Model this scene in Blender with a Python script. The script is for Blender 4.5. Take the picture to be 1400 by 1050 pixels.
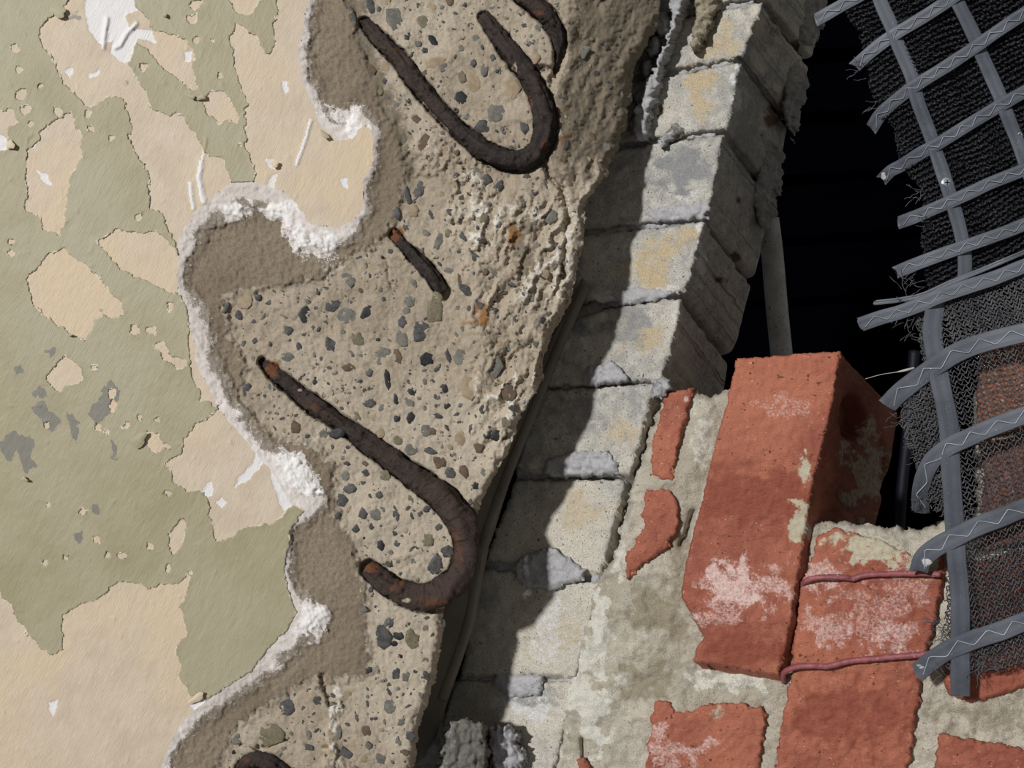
import bpy, math, random
import numpy as np
from mathutils import Vector

random.seed(7); RNG = np.random.default_rng(11)
sc = bpy.context.scene
COL = sc.collection
for o in list(bpy.data.objects): bpy.data.objects.remove(o)

# ------------------------------------------------------------------ camera, world, lights, exposure
F, D = 1100.0, 0.55            # focal length in pixels, camera distance from the painted wall (m)
cam = bpy.data.cameras.new('camera'); camo = bpy.data.objects.new('camera', cam); COL.objects.link(camo)
camo.location = (0, -D, 0); camo.rotation_euler = (math.pi/2, 0, 0)
cam.sensor_width = 36; cam.lens = 36*F/1400; cam.clip_start = 0.01; cam.clip_end = 50
sc.camera = camo
w = bpy.data.worlds.new('room_light'); sc.world = w; w.use_nodes = True
w.node_tree.nodes['Background'].inputs[0].default_value = (1.0, .98, .95, 1)
w.node_tree.nodes['Background'].inputs[1].default_value = 0.165
def area(name, loc, target, size, power, col):
    l = bpy.data.lights.new(name, 'AREA'); l.shape = 'DISK'; l.size = size; l.energy = power; l.color = col
    o = bpy.data.objects.new(name, l); COL.objects.link(o); o.location = loc
    o.rotation_euler = (Vector(target)-Vector(loc)).to_track_quat('-Z', 'Y').to_euler()
area('work_lamp', (-3.75, -4.7, 2.15), (0.05, 0, 0), 0.34, 440, (1.0, .99, .985))
sc.view_settings.view_transform = 'Standard'; sc.view_settings.look = 'None'
sc.view_settings.exposure = 0.0; sc.view_settings.gamma = 1; sc.view_settings.use_curve_mapping = False

# ------------------------------------------------------------------ numeric helpers
PERM = np.concatenate([RNG.permutation(256)]*3).astype(np.int32)
GR = RNG.normal(size=(256, 3)); GR /= np.linalg.norm(GR, axis=1)[:, None]
def perlin(x, y, z=0.0):
    x, y, z = np.broadcast_arrays(np.asarray(x, float), np.asarray(y, float), np.asarray(z, float))
    xi, yi, zi = np.floor(x).astype(int), np.floor(y).astype(int), np.floor(z).astype(int)
    xf, yf, zf = x-xi, y-yi, z-zi
    u, v, t = [f*f*f*(f*(f*6-15)+10) for f in (xf, yf, zf)]
    out = 0
    for dx in (0, 1):
        for dy in (0, 1):
            for dz in (0, 1):
                h = PERM[PERM[PERM[(xi+dx) & 255]+((yi+dy) & 255)]+((zi+dz) & 255)]
                g = GR[h]
                d = g[..., 0]*(xf-dx)+g[..., 1]*(yf-dy)+g[..., 2]*(zf-dz)
                out = out+d*(u if dx else 1-u)*(v if dy else 1-v)*(t if dz else 1-t)
    return out*1.6
def fbm(x, y, z=0.0, o=4, g=.5):
    s, a = 0, 1.0
    for i in range(o):
        s = s+a*perlin(x*2**i, y*2**i, np.asarray(z)*2**i+i*7.3); a *= g
    return s
def sstep(a, b, x):
    t = np.clip((x-a)/(b-a), 0, 1); return t*t*(3-2*t)
def sdf(poly, x, y):                       # positive inside
    P = np.asarray(poly, float); n = len(P)
    d = np.full(x.shape, 1e9); ins = np.zeros(x.shape, bool)
    for i in range(n):
        ax, ay = P[i]; bx, by = P[(i+1) % n]
        ex, ey = bx-ax, by-ay
        t = np.clip(((x-ax)*ex+(y-ay)*ey)/(ex*ex+ey*ey+1e-9), 0, 1)
        d = np.minimum(d, (x-ax-t*ex)**2+(y-ay-t*ey)**2)
        c = ((ay > y) != (by > y)) & (x < (bx-ax)*(y-ay)/((by-ay) or 1e-9)+ax)
        ins ^= c
    d = np.sqrt(d)
    return np.where(ins, d, -d)
def pdist(pl, x, y):                        # distance to a polyline
    d = np.full(np.shape(x), 1e9); P = np.asarray(pl, float)
    for i in range(len(P)-1):
        ax, ay = P[i][:2]; bx, by = P[i+1][:2]; ex, ey = bx-ax, by-ay
        t = np.clip(((x-ax)*ex+(y-ay)*ey)/(ex*ex+ey*ey+1e-9), 0, 1)
        d = np.minimum(d, (x-ax-t*ex)**2+(y-ay-t*ey)**2)
    return np.sqrt(d)
def U(px, py, Y):                           # photo position at depth Y -> world point
    k = (D+Y)/F
    return np.stack([(px-700)*k, Y+0*px, -(py-525)*k], -1)
def proj(V):
    k = F/(V[..., 1]+D); return V[..., 0]*k+700, 525-V[..., 2]*k
def catmull(P, step=2.0):
    P = np.asarray(P, float); P = np.vstack([2*P[0]-P[1], P, 2*P[-1]-P[-2]]); out = []
    for i in range(1, len(P)-2):
        n = max(2, int(np.linalg.norm(P[i+1][:2]-P[i][:2])/step))
        t = np.linspace(0, 1, n, endpoint=False)[:, None]
        out.append(.5*(2*P[i]+(P[i+1]-P[i-1])*t+(2*P[i-1]-5*P[i]+4*P[i+1]-P[i+2])*t*t+(3*P[i]-P[i-1]-3*P[i+1]+P[i+2])*t**3))
    out.append(P[-2][None]); return np.vstack(out)
def blobs(L, x, y):
    v = np.zeros(x.shape)
    if not L: return v
    n1 = fbm(x*.035, y*.035, 61, 5, .6); n2 = fbm(x*.035, y*.035, 83, 5, .6); x_, y_ = x, y
    for b in L:
        cx, cy, rx, ry = b[:4]; s = b[4] if len(b) > 4 else 1.0
        x, y = x_+.55*rx*n1, y_+.55*ry*n2
        v = np.maximum(v, s*np.clip(1.6*(1-np.sqrt(((x-cx)/rx)**2+((y-cy)/ry)**2)), 0, 1))
    return v

# ------------------------------------------------------------------ object helpers
def prop(o, label=None, cat=None, group=None, kind=None):
    for k, v in (('label', label), ('category', cat), ('group', group), ('kind', kind)):
        if v: o[k] = v
    return o
def thing(name, label, cat, loc, group=None, kind=None):
    o = bpy.data.objects.new(name, None); COL.objects.link(o); o.location = loc; o.empty_display_size = .02
    return prop(o, label, cat, group, kind)
def world_loc(o):
    p = Vector((0, 0, 0))
    while o: p += o.location; o = o.parent
    return np.array(p)
def mk(name, V, Q, mat, parent=None, attrs=None, smooth=True, base=None):
    """link ONE mesh object; V in world space, Q an (n,3) or (n,4) index array"""
    V = np.asarray(V, float).reshape(-1, 3); Q = np.asarray(Q, np.int32)
    if parent: off = world_loc(parent); loc = (0, 0, 0)
    else: off = np.asarray(base if base is not None else V.mean(0)); loc = tuple(off)
    me = bpy.data.meshes.new(name); k = Q.shape[1]
    me.vertices.add(len(V)); me.vertices.foreach_set('co', (V-off).astype(np.float32).ravel())
    me.loops.add(Q.size); me.loops.foreach_set('vertex_index', Q.ravel())
    me.polygons.add(len(Q)); me.polygons.foreach_set('loop_start', np.arange(0, Q.size, k, dtype=np.int32))
    me.polygons.foreach_set('use_smooth', np.full(len(Q), smooth))
    me.update(calc_edges=True)
    for n, a in (attrs or {}).items():
        at = me.attributes.new(n, 'FLOAT', 'POINT'); at.data.foreach_set('value', np.asarray(a, np.float32).ravel())
    me.materials.append(mat)
    o = bpy.data.objects.new(name, me); COL.objects.link(o); o.parent = parent; o.location = loc
    return o
def compact(V, Q, attrs):
    u, inv = np.unique(Q, return_inverse=True)
    return V[u], inv.reshape(Q.shape), {k: a[u] for k, a in attrs.items()}
def gridq(nx, ny):
    i = np.arange(ny-1)[:, None]*nx+np.arange(nx-1)[None]
    return np.stack([i, i+nx, i+nx+1, i+1], -1)
def snap(X, Y, S, res):
    gy, gx = np.gradient(S, res); n = np.sqrt(gx*gx+gy*gy)+1e-6
    m = np.abs(S) < .72*res
    X = np.where(m, X-gx/n*S/np.maximum(n, .5), X); Y = np.where(m, Y-gy/n*S/np.maximum(n, .5), Y)
    return X, Y, np.where(m, 0, S)
def boundary(Q):
    e = np.concatenate([Q[:, [0, 1]], Q[:, [1, 2]], Q[:, [2, 3]], Q[:, [3, 0]]])
    key = np.sort(e, 1); _, idx, c = np.unique(key[:, 0].astype(np.int64)*10**8+key[:, 1], return_index=True, return_counts=True)
    return e[idx[c == 1]]
def slab(poly, Yf, res=2.0, rag=2.0, ragf=.06, rnd=6, rd=.003, amp=.0008, af=.05, dpx=(0, 0), dY=.01, rows=3, dents=(), seed=0.0, attr=None, side_amp=None, hole=None, sten=.0):
    """a chunk of masonry: ragged front face with rounded arris, real sides running back by (dpx, dY)"""
    P = np.asarray(poly, float); x0, y0 = P.min(0)-4*res; x1, y1 = P.max(0)+4*res
    nx, ny = int((x1-x0)/res)+2, int((y1-y0)/res)+2
    X, Y = np.meshgrid(x0+np.arange(nx)*res, y0+np.arange(ny)*res)
    S = sdf(P, X+rag*fbm(X*ragf, Y*ragf, seed+3, 4, .6), Y+rag*fbm(X*ragf, Y*ragf, seed+31, 4, .6))
    if hole is not None: S = np.minimum(S, -sdf(hole, X, Y))
    X, Y, S = snap(X, Y, S, res)
    e = np.clip(1-S/max(rnd, .01), 0, 1)
    A = amp*fbm(X*af, Y*af, seed, 5, .55)
    Yd = Yf(X, Y)+rd*(1-np.sqrt(np.clip(1-e*e, 0, 1)))*(1+.6*perlin(X*.09, Y*.09, seed+9))-A
    Q = gridq(nx, ny).reshape(-1, 4); Q = Q[S.ravel()[Q].min(1) >= -1e-6]
    px, py, yd = X.ravel(), Y.ravel(), Yd.ravel()
    px, py, yd = px.copy(), py.copy(), yd.copy()
    b = boundary(Q); bv = np.unique(b); m = np.full(nx*ny, -1); m[bv] = np.arange(len(bv)); nb = len(bv); N = nx*ny
    PX, PY, YD, QQ = [px], [py], [yd], [Q]; sa = amp if side_amp is None else side_amp; sx, sy = px[bv].copy(), py[bv].copy(); ea, ec = m[b[:, 0]], m[b[:, 1]]
    for r in range(1, rows+1):
        t = r/rows
        if rows > 12 and r < 7:
            for _ in range(5):
                ax_, ay_, cn = np.zeros(nb), np.zeros(nb), np.zeros(nb)
                for u_, v_ in ((ea, ec), (ec, ea)): np.add.at(ax_, u_, sx[v_]); np.add.at(ay_, u_, sy[v_]); np.add.at(cn, u_, 1)
                sx, sy = .5*sx+.5*ax_/np.maximum(cn, 1), .5*sy+.5*ay_/np.maximum(cn, 1)
        qx = sx+dpx[0]*t; qy = sy+dpx[1]*t
        n = fbm(qx*af*1.3, qy*af*1.3, seed+5+t*1.2, 5, .6)*sa
        dd = np.zeros(nb)
        for (cx, cy, rx, ry, dp) in dents: dd += dp*sstep(1.15, .8, np.sqrt(((qx-cx)/rx)**2+((qy-cy)/ry)**2)+.12*perlin(qx*.1, qy*.1))
        ln = math.hypot(*dpx)+1e-6
        qx = qx+(n*2000*.7)*(1 if t < 1 else 0)-dd*2000*.6; qy = qy-dd*2000*.1
        PX.append(qx); PY.append(qy); YD.append(yd[bv]+dY*t+(dd*.9))
        a, c = m[b[:, 0]], m[b[:, 1]]; off = N+(r-1)*nb; offp = off-nb
        ta, tc = (b[:, 0], b[:, 1]) if r == 1 else (a+offp, c+offp)
        QQ.append(np.stack([tc, ta, a+off, c+off], 1))
    PX, PY, YD = map(np.concatenate, (PX, PY, YD)); Q = np.vstack(QQ)
    V = U(PX, PY, YD); at = {}
    for k, f in (attr or {}).items(): at[k] = f(PX, PY)
    at['px'] = PX; 
    V, Q, at = compact(V, Q, at); at.pop('px')
    return V, Q, at
def join(parts):
    Vs, Qs, n, at = [], [], 0, {}
    for V, Q, a in parts:
        Vs.append(V); Qs.append(Q+n); n += len(V)
        for k in a: at.setdefault(k, [])
    for k in at: at[k] = np.concatenate([a.get(k, np.zeros(len(V))) for V, Q, a in parts])
    return np.vstack(Vs), np.vstack(Qs), at
def tube(C, R, sides=8, rough=0.0, rf=300., seed=0., closed=True, flat=1.0, lump=None):
    """C (n,3) world centre line, R (n,) radii"""
    C = np.asarray(C, float); n = len(C); R = np.broadcast_to(R, (n,))
    T = np.gradient(C, axis=0); T /= np.linalg.norm(T, axis=1)[:, None]+1e-12
    up = np.array([0, -1, 0.]); A = np.cross(T, up); A /= np.linalg.norm(A, axis=1)[:, None]+1e-9
    B = np.cross(A, T)
    th = np.linspace(0, 2*np.pi, sides, endpoint=False)
    ring = A[:, None]*np.cos(th)[None, :, None]+B[:, None]*np.sin(th)[None, :, None]*flat
    V = C[:, None]+ring*R[:, None, None]
    if rough: V = V+ring*(rough*fbm(V[..., 0]*rf, V[..., 1]*rf+seed, V[..., 2]*rf, 4, .6))[..., None]
    if lump:                                      # scale coming off in long flakes
        sa_ = np.cumsum(np.r_[0, np.linalg.norm(np.diff(C, axis=0), axis=1)])[:, None]
        fl = fbm(np.cos(th)[None]*1.6+seed, np.sin(th)[None]*1.6, sa_*45+seed, 4, .55)
        V = V+ring*(lump*(np.clip(fl, -.25, .3)*1.6+.5*(fl > .12)))[..., None]
    i = np.arange(n-1)[:, None]*sides+np.arange(sides)[None]; j = np.arange(n-1)[:, None]*sides+(np.arange(sides)[None]+1) % sides
    Q = np.stack([i, j, j+sides, i+sides], -1).reshape(-1, 4)
    V = V.reshape(-1, 3)
    if closed:
        V = np.vstack([V, C[0]-T[0]*R[0]*.3, C[-1]+T[-1]*R[-1]*.3]); a = n*sides
        s = np.arange(sides); s2 = (s+1) % sides
        Q = np.vstack([Q, np.stack([s2, s, np.full(sides, a), np.full(sides, a)], 1)[:, :4], np.stack([(n-1)*sides+s, (n-1)*sides+s2, np.full(sides, a+1), np.full(sides, a+1)], 1)])
    return V, Q, {}
def fixq(V, Q):                              # degenerate quads -> triangles everywhere
    T = np.vstack([Q[:, [0, 1, 2]], Q[:, [0, 2, 3]]]); ok = (T[:, 0] != T[:, 1]) & (T[:, 1] != T[:, 2]) & (T[:, 0] != T[:, 2])
    return T[ok]

# ------------------------------------------------------------------ materials
def rgb(r, g, b):
    f = lambda c: ((c/255+.055)/1.055)**2.4 if c > 10 else c/255/12.92
    return (f(r), f(g), f(b), 1)
def material(name, c1, c2, c3=None, scale=60, spots=None, layers=(), rough=.85, bump=.3, bs=900, bd=.0006, stretch=None, spec=.3, c3scale=9, metal=0, fine=None, grain=0.0, gs=1400):
    m = bpy.data.materials.new(name); m.use_nodes = True; nt = m.node_tree; N, L = nt.nodes, nt.links
    p = N['Principled BSDF']; p.inputs['Roughness'].default_value = rough; p.inputs['Specular IOR Level'].default_value = spec
    p.inputs['Metallic'].default_value = metal
    g = N.new('ShaderNodeNewGeometry'); mp = N.new('ShaderNodeMapping'); L.new(g.outputs['Position'], mp.inputs[0]); mp.vector_type = 'TEXTURE'
    if stretch: mp.inputs['Rotation'].default_value = (0, stretch[0], 0); mp.inputs['Scale'].default_value = (stretch[1], 1, stretch[2])
    def noise(s, det=5, r=.6, src=None):
        n = N.new('ShaderNodeTexNoise'); n.inputs['Scale'].default_value = s; n.inputs['Detail'].default_value = det; n.inputs['Roughness'].default_value = r
        L.new(src or g.outputs['Position'], n.inputs['Vector']); return n.outputs['Fac']
    def ramp(f, a, b):
        r = N.new('ShaderNodeMapRange'); r.inputs['From Min'].default_value = a; r.inputs['From Max'].default_value = b
        r.interpolation_type = 'SMOOTHSTEP'; L.new(f, r.inputs['Value']); return r.outputs['Result']
    def mix(f, a, b):
        x = N.new('ShaderNodeMix'); x.data_type = 'RGBA'; L.new(f, x.inputs[0])
        for s, v in ((6, a), (7, b)):
            if isinstance(v, tuple): x.inputs[s].default_value = v
            else: L.new(v, x.inputs[s])
        return x.outputs[2]
    c = mix(ramp(noise(scale), .35, .65), c1, c2)
    if c3: c = mix(ramp(noise(c3scale, 4), .42, .62), c, c3)
    for (sc_, th, colr) in (spots or ()):
        c = mix(ramp(noise(sc_, 2, .5), th, th+.04), c, colr)
    for (at, colr, nscale, hard) in layers:        # stains, coats and painted light and shade, each shaped by an attribute
        a = N.new('ShaderNodeAttribute'); a.attribute_name = at
        n = noise(nscale, 6, .7); s = N.new('ShaderNodeMath'); s.operation = 'MULTIPLY_ADD'; s.inputs[1].default_value = 1.0
        sub = N.new('ShaderNodeMath'); sub.operation = 'SUBTRACT'; L.new(a.outputs['Fac'], sub.inputs[0]); sub.inputs[1].default_value = .5
        L.new(n, s.inputs[0]); L.new(sub.outputs[0], s.inputs[2])
        f = ramp(s.outputs[0], .5-hard, .5+hard)
        mm = N.new('ShaderNodeMath'); mm.operation = 'MULTIPLY'; L.new(f, mm.inputs[0]); L.new(ramp(a.outputs['Fac'], 0.0, .25), mm.inputs[1])
        c = mix(mm.outputs[0], c, colr)
    if grain:                                   # sand grains: lighter and darker specks
        hm = N.new('ShaderNodeMapRange'); hm.inputs['From Min'].default_value = .35; hm.inputs['From Max'].default_value = .65
        hm.inputs['To Min'].default_value = 1-grain; hm.inputs['To Max'].default_value = 1+grain; L.new(noise(gs, 4, .7), hm.inputs['Value'])
        vm = N.new('ShaderNodeVectorMath'); vm.operation = 'SCALE'; L.new(c, vm.inputs[0]); L.new(hm.outputs[0], vm.inputs['Scale']); c = vm.outputs[0]
    L.new(c, p.inputs['Base Color'])
    b = N.new('ShaderNodeBump'); b.inputs['Strength'].default_value = bump; b.inputs['Distance'].default_value = bd
    L.new(noise(bs, 6, .65, mp.outputs[0]), b.inputs['Height']); L.new(b.outputs[0], p.inputs['Normal'])
    if fine:
        b2 = N.new('ShaderNodeBump'); b2.inputs['Strength'].default_value = fine[1]; b2.inputs['Distance'].default_value = bd
        L.new(noise(fine[0], 3, .6), b2.inputs['Height']); L.new(b.outputs[0], b2.inputs['Normal']); L.new(b2.outputs[0], p.inputs['Normal'])
    return m
WHITE = rgb(232, 229, 226)
BR = (math.radians(28), 1.0, 5.0)
M = {}
M['cream'] = material('cream_paint', rgb(203, 188, 168), rgb(194, 178, 157), rgb(205, 186, 158), 40, None, [('w', rgb(222, 219, 218), 220, .05), ('grey', rgb(150, 144, 134), 250, .06)], .6, .55, 1100, .0009, BR)
M['green'] = material('green_paint', rgb(160, 153, 124), rgb(152, 145, 115), rgb(164, 157, 131), 30, None, [('grey', rgb(125, 122, 112), 420, .05), ('w', rgb(205, 195, 175), 300, .05)], .5, .45, 1100, .0009, BR)
M['plaster'] = material('white_plaster', rgb(226, 219, 213), rgb(210, 203, 197), rgb(200, 191, 183), 160, None, [('r', rgb(140, 130, 117), 900, .10), ('g', WHITE, 600, .1)], .8, .5, 1200, .001)
M['render'] = material('sand_render', rgb(132, 119, 101), rgb(142, 129, 111), rgb(124, 111, 95), 500, [(1500, .66, rgb(85, 76, 65))], [('w', rgb(214, 209, 203), 800, .05)], .95, .6, 1500, .0010, grain=.22)
M['concrete'] = material('broken_concrete', rgb(166, 153, 134), rgb(152, 139, 121), rgb(176, 164, 146), 130, [(900, .69, rgb(110, 102, 90)), (380, .71, rgb(112, 105, 94))], [('b', rgb(120, 110, 94), 120, .15), ('w', rgb(205, 199, 188), 300, .12), ('r', rgb(132, 96, 60), 300, .3)], .92, .5, 900, .0008, grain=.14)
M['stone_dark'] = material('dark_stone', rgb(62, 62, 61), rgb(84, 83, 80), None, 300, [(900, .66, rgb(120, 120, 115))], (), .6, .3, 900, .0004)
M['stone_black'] = material('black_stone', rgb(38, 38, 40), rgb(54, 54, 56), None, 300, None, (), .5, .2, 900, .0004)
M['stone_grey'] = material('grey_stone', rgb(96, 95, 89), rgb(118, 115, 106), None, 300, [(900, .64, rgb(80, 80, 76))], (), .7, .4, 900, .0004)
M['stone_olive'] = material('olive_stone', rgb(102, 97, 78), rgb(120, 112, 90), None, 300, [(900, .64, rgb(75, 70, 58))], (), .7, .4, 900, .0004)
M['stone_tan'] = material('tan_stone', rgb(158, 142, 118), rgb(142, 126, 103), None, 300, None, (), .8, .4, 900, .0004)
M['stone_brown'] = material('brown_stone', rgb(106, 88, 72), rgb(88, 74, 62), None, 300, None, (), .8, .4, 900, .0004)
M['rust'] = material('rusted_steel', rgb(50, 41, 37), rgb(32, 27, 25), rgb(60, 46, 39), 260, [(500, .68, rgb(82, 56, 40))], [('o', rgb(104, 64, 40), 300, .35), ('pale', rgb(165, 150, 130), 300, .08)], .75, .8, 700, .0012, None, .4, grain=.25, gs=900)
M['block'] = material('grey_brick', rgb(186, 183, 174), rgb(160, 157, 150), rgb(194, 188, 174), 120, [(650, .66, rgb(84, 80, 74)), (220, .70, rgb(100, 98, 94))], [('y', rgb(184, 167, 136), 500, .45), ('b', rgb(138, 138, 137), 200, .35), ('w', rgb(206, 205, 203), 260, .2), ('r', rgb(96, 72, 54), 200, .35)], .95, .8, 900, .0014, grain=.26, gs=1000)
M['cement'] = material('grey_cement', rgb(178, 177, 178), rgb(160, 160, 162), None, 150, [(500, .68, rgb(110, 110, 110))], [('b', rgb(110, 107, 100), 150, .1)], .95, .8, 1000, .0012, grain=.2)
M['mortar'] = material('cream_mortar', rgb(208, 201, 184), rgb(192, 184, 168), rgb(180, 172, 154), 110, [(600, .68, rgb(120, 113, 95))], [('b', rgb(160, 150, 128), 200, .35), ('w', rgb(222, 219, 206), 150, .12)], .97, 1.0, 1000, .0017, grain=.2)
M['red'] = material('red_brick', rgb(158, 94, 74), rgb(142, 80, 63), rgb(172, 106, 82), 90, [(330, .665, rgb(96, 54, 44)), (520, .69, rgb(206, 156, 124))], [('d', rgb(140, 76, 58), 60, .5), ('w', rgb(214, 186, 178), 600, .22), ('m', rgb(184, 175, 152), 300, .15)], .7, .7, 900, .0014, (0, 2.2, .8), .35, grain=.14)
M['redside'] = material('purple_brick', rgb(128, 92, 80), rgb(110, 78, 68), rgb(160, 112, 90), 90, [(420, .68, rgb(200, 170, 150))], (), .9, .7, 600, .0016)
M['strap'] = material('grey_strap', rgb(84, 88, 96), rgb(72, 76, 84), rgb(94, 98, 105), 60, [(1300, .70, rgb(150, 152, 156))], [('w', rgb(205, 205, 205), 300, .1)], .55, .3, 1400, .0003, (0, 1, 1), .4)
M['thread'] = material('black_net', rgb(50, 51, 55), rgb(38, 39, 43), None, 80, None, (), .6, .1, 900, .0002)
M['thread_pale'] = material('grey_net', rgb(92, 91, 93), rgb(72, 72, 75), None, 80, None, (), .6, .1, 900, .0002)
M['stitch'] = material('pale_stitch', rgb(134, 139, 148), rgb(160, 165, 173), None, 40, None, (), .6, .1, 900, .0002)
M['zinc'] = material('zinc_screw', rgb(200, 205, 208), rgb(170, 176, 180), None, 200, None, (), .35, .1, 900, .0002, None, .5, 9, .6)
M['screwdark'] = material('screw_recess', rgb(50, 52, 55), rgb(40, 42, 45), None, 200, None, (), .6, .1, 900, .0002)
M['wire'] = material('red_wire', rgb(146, 84, 88), rgb(126, 72, 76), None, 120, [(500, .66, rgb(190, 130, 130))], (), .5, .3, 700, .0005)
M['pipe'] = material('galvanised_pipe', rgb(184, 184, 180), rgb(160, 160, 156), None, 60, [(300, .66, rgb(96, 96, 94))], (), .6, .3, 500, .0005)
M['strip'] = material('grey_strip', rgb(112, 108, 98), rgb(98, 94, 86), None, 30, None, (), .7, .1, 500, .0003)
M['void'] = material('void_shade_cladding', (.0008, .0009, .002, 1), (.0005, .0006, .0014, 1), None, 5, None, (), .9, .0, 100, .001, None, 0)  # darkness of the opening is put into the cladding colour
M['bluepipe'] = material('dark_blue_pipe', (.0012, .0018, .007, 1), (.001, .0012, .005, 1), None, 30, None, (), .6, .1, 300, .0005)
M['fibre'] = material('pale_fibre', rgb(200, 195, 185), rgb(170, 165, 158), None, 80, None, (), .7, .1, 900, .0002)

# ------------------------------------------------------------------ dark space behind the opening
Yb = .75; bd = thing('wall_back', 'corrugated cladding behind the bricks, coloured near-black for the shade of the opening', 'wall', (0, Yb, -1.1), None, 'structure')
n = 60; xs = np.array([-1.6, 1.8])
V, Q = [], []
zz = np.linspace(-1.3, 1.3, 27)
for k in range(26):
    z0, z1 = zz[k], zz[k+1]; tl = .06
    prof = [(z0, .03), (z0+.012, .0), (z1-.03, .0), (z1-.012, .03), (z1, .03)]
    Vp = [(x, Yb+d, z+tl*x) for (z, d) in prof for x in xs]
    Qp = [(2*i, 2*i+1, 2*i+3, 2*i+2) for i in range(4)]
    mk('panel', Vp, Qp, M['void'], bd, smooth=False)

# ------------------------------------------------------------------ painted wall and broken concrete: one surveyed surface
B = [(421,-140),(421,0),(416,29),(409,61),(411,104),(425,139),(434,161),(446,179),(464,193),(482,189),(496,171),(507,179),(511,221),(495,250),(496,286),(479,304),(461,311),(425,307),(407,282),(386,261),(357,250),(318,250),(296,264),(271,286),(250,314),(243,343),(243,396),(257,432),(264,468),(271,500),(286,532),(300,561),(321,586),(343,611),(361,632),(379,654),(396,689),(414,693),(416,698),(398,721),(389,779),(393,807),(405,836),(393,861),(364,889),(343,918),(314,936),(282,957),(257,979),(236,1007),(221,1050),(200,1200)]
EDGE = [(925,-140),(903,0),(898,40),(885,60),(866,93),(862,140),(852,186),(834,232),(801,279),(797,325),(783,395),(775,421),(761,443),(743,493),(743,521),(714,561),(696,614),(679,646),(657,693),(640,735),(618,790),(607,836),(604,889),(598,925),(575,989),(568,1032),(540,1200)]
CREAM = [
 [(57,32),(75,22),(88,10),(105,-20),(105,-140),(178,-140),(178,0),(195,20),(210,40),(225,45),(245,50),(258,60),(265,75),(263,95),(270,122),(262,125),(240,105),(215,85),(200,65),(185,60),(178,75),(176,88),(190,110),(203,138),(210,150),(230,157),(245,155),(262,178),(275,200),(285,215),(303,215),(314,235),(318,252),(330,270),(250,350),(243,345),(240,330),(225,300),(218,288),(205,285),(208,270),(203,240),(200,225),(190,215),(175,190),(180,172),(172,140),(160,130),(145,135),(125,145),(115,140),(100,128),(85,115),(75,85),(62,65),(55,55)],
 [(378,-140),(378,10),(377,32),(373,68),(364,75),(357,66),(352,54),(336,39),(323,32),(316,50),(318,72),(323,100),(328,118),(337,143),(334,200),(350,236),(345,252),(360,280),(460,340),(540,320),(540,-140)],
 [(306,-20),(318,12),(335,20),(350,10),(362,-20)],
 [(286,125),(307,125),(316,143),(329,161),(325,169),(311,164),(300,171),(286,157),(279,139)],
 [(86,157),(100,154),(103,172),(114,186),(112,214),(95,246),(93,271),(84,321),(77,318),(61,314),(54,293),(32,286),(39,257),(32,229),(36,207),(54,189),(61,175)],
 [(132,329),(161,314),(196,318),(214,314),(229,329),(243,350),(260,360),(262,410),(240,400),(230,398),(200,385),(165,365),(150,350)],
 [(36,382),(50,368),(71,346),(89,339),(100,355),(118,361),(139,379),(150,400),(168,414),(171,429),(157,434),(139,430),(121,454),(114,466),(96,457),(71,439),(43,411)],
 [(61,518),(75,500),(89,486),(111,504),(114,521),(95,524),(82,536)],
 [(320,560),(300,561),(271,579),(250,600),(250,621),(225,632),(239,661),(257,671),(279,671),(286,693),(293,725),(293,743),(311,736),(332,721),(350,721),(375,714),(398,692),(425,700),(430,600)],
 [(200,588),(215,590),(224,605),(218,618),(208,615),(195,605)],
 [(84,843),(104,829),(132,821),(164,796),(193,798),(204,807),(218,798),(243,800),(257,784),(261,788),(255,811),(246,829),(254,868),(239,886),(246,907),(243,929),(261,950),(290,960),(260,1200),(-130,1200),(-130,790),(0,811),(14,829),(21,843),(36,864),(61,889),(71,896),(86,886),(86,861)],
 [(229,729),(254,707),(255,721),(246,750),(236,759)],
 [(209,471),(221,468),(236,486),(254,496),(248,507),(229,493)],
 [(-60,150),(10,152),(25,168),(10,172),(12,205),(-20,200),(-60,210)],
 [(228,775),(234,768),(232,785),(226,782)], [(260,440),(275,500),(300,560),(275,545),(262,510),(256,470)],
]
for (x, y, r) in [(23,66,6),(25,95,6),(28,130,8),(34,150,7),(78,152,6),(122,155,5),(153,188,5),(125,175,5),(263,25,8),(268,5,8),(197,93,5),(208,452,6),(185,452,7),(232,418,5),(211,455,3),(130,503,5),(147,590,4),(133,585,4),(212,575,4),(172,580,4),(155,555,7),(153,540,6),(165,760,5),(133,741,6),(205,747,5),(193,573,4),(85,500,6),(65,580,6),(14,155,6),(42,170,4),(262,782,3),(15,330,6),(14,345,5),(190,295,5),(250,160,4),(270,55,5),(290,55,3),(168,760,3),(230,675,5),(300,105,4),(55,120,4),(200,228,4),(90,760,4),(60,770,4),(66,690,4),(115,700,4),(327,198,3),(145,760,4),(228,610,5)]:
    CREAM.append([(x+r*(1+.3*random.uniform(-1, 1))*math.cos(a), y+r*(1+.3*random.uniform(-1, 1))*math.sin(a)) for a in np.linspace(0, 6.28, 9)[:-1]])
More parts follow.
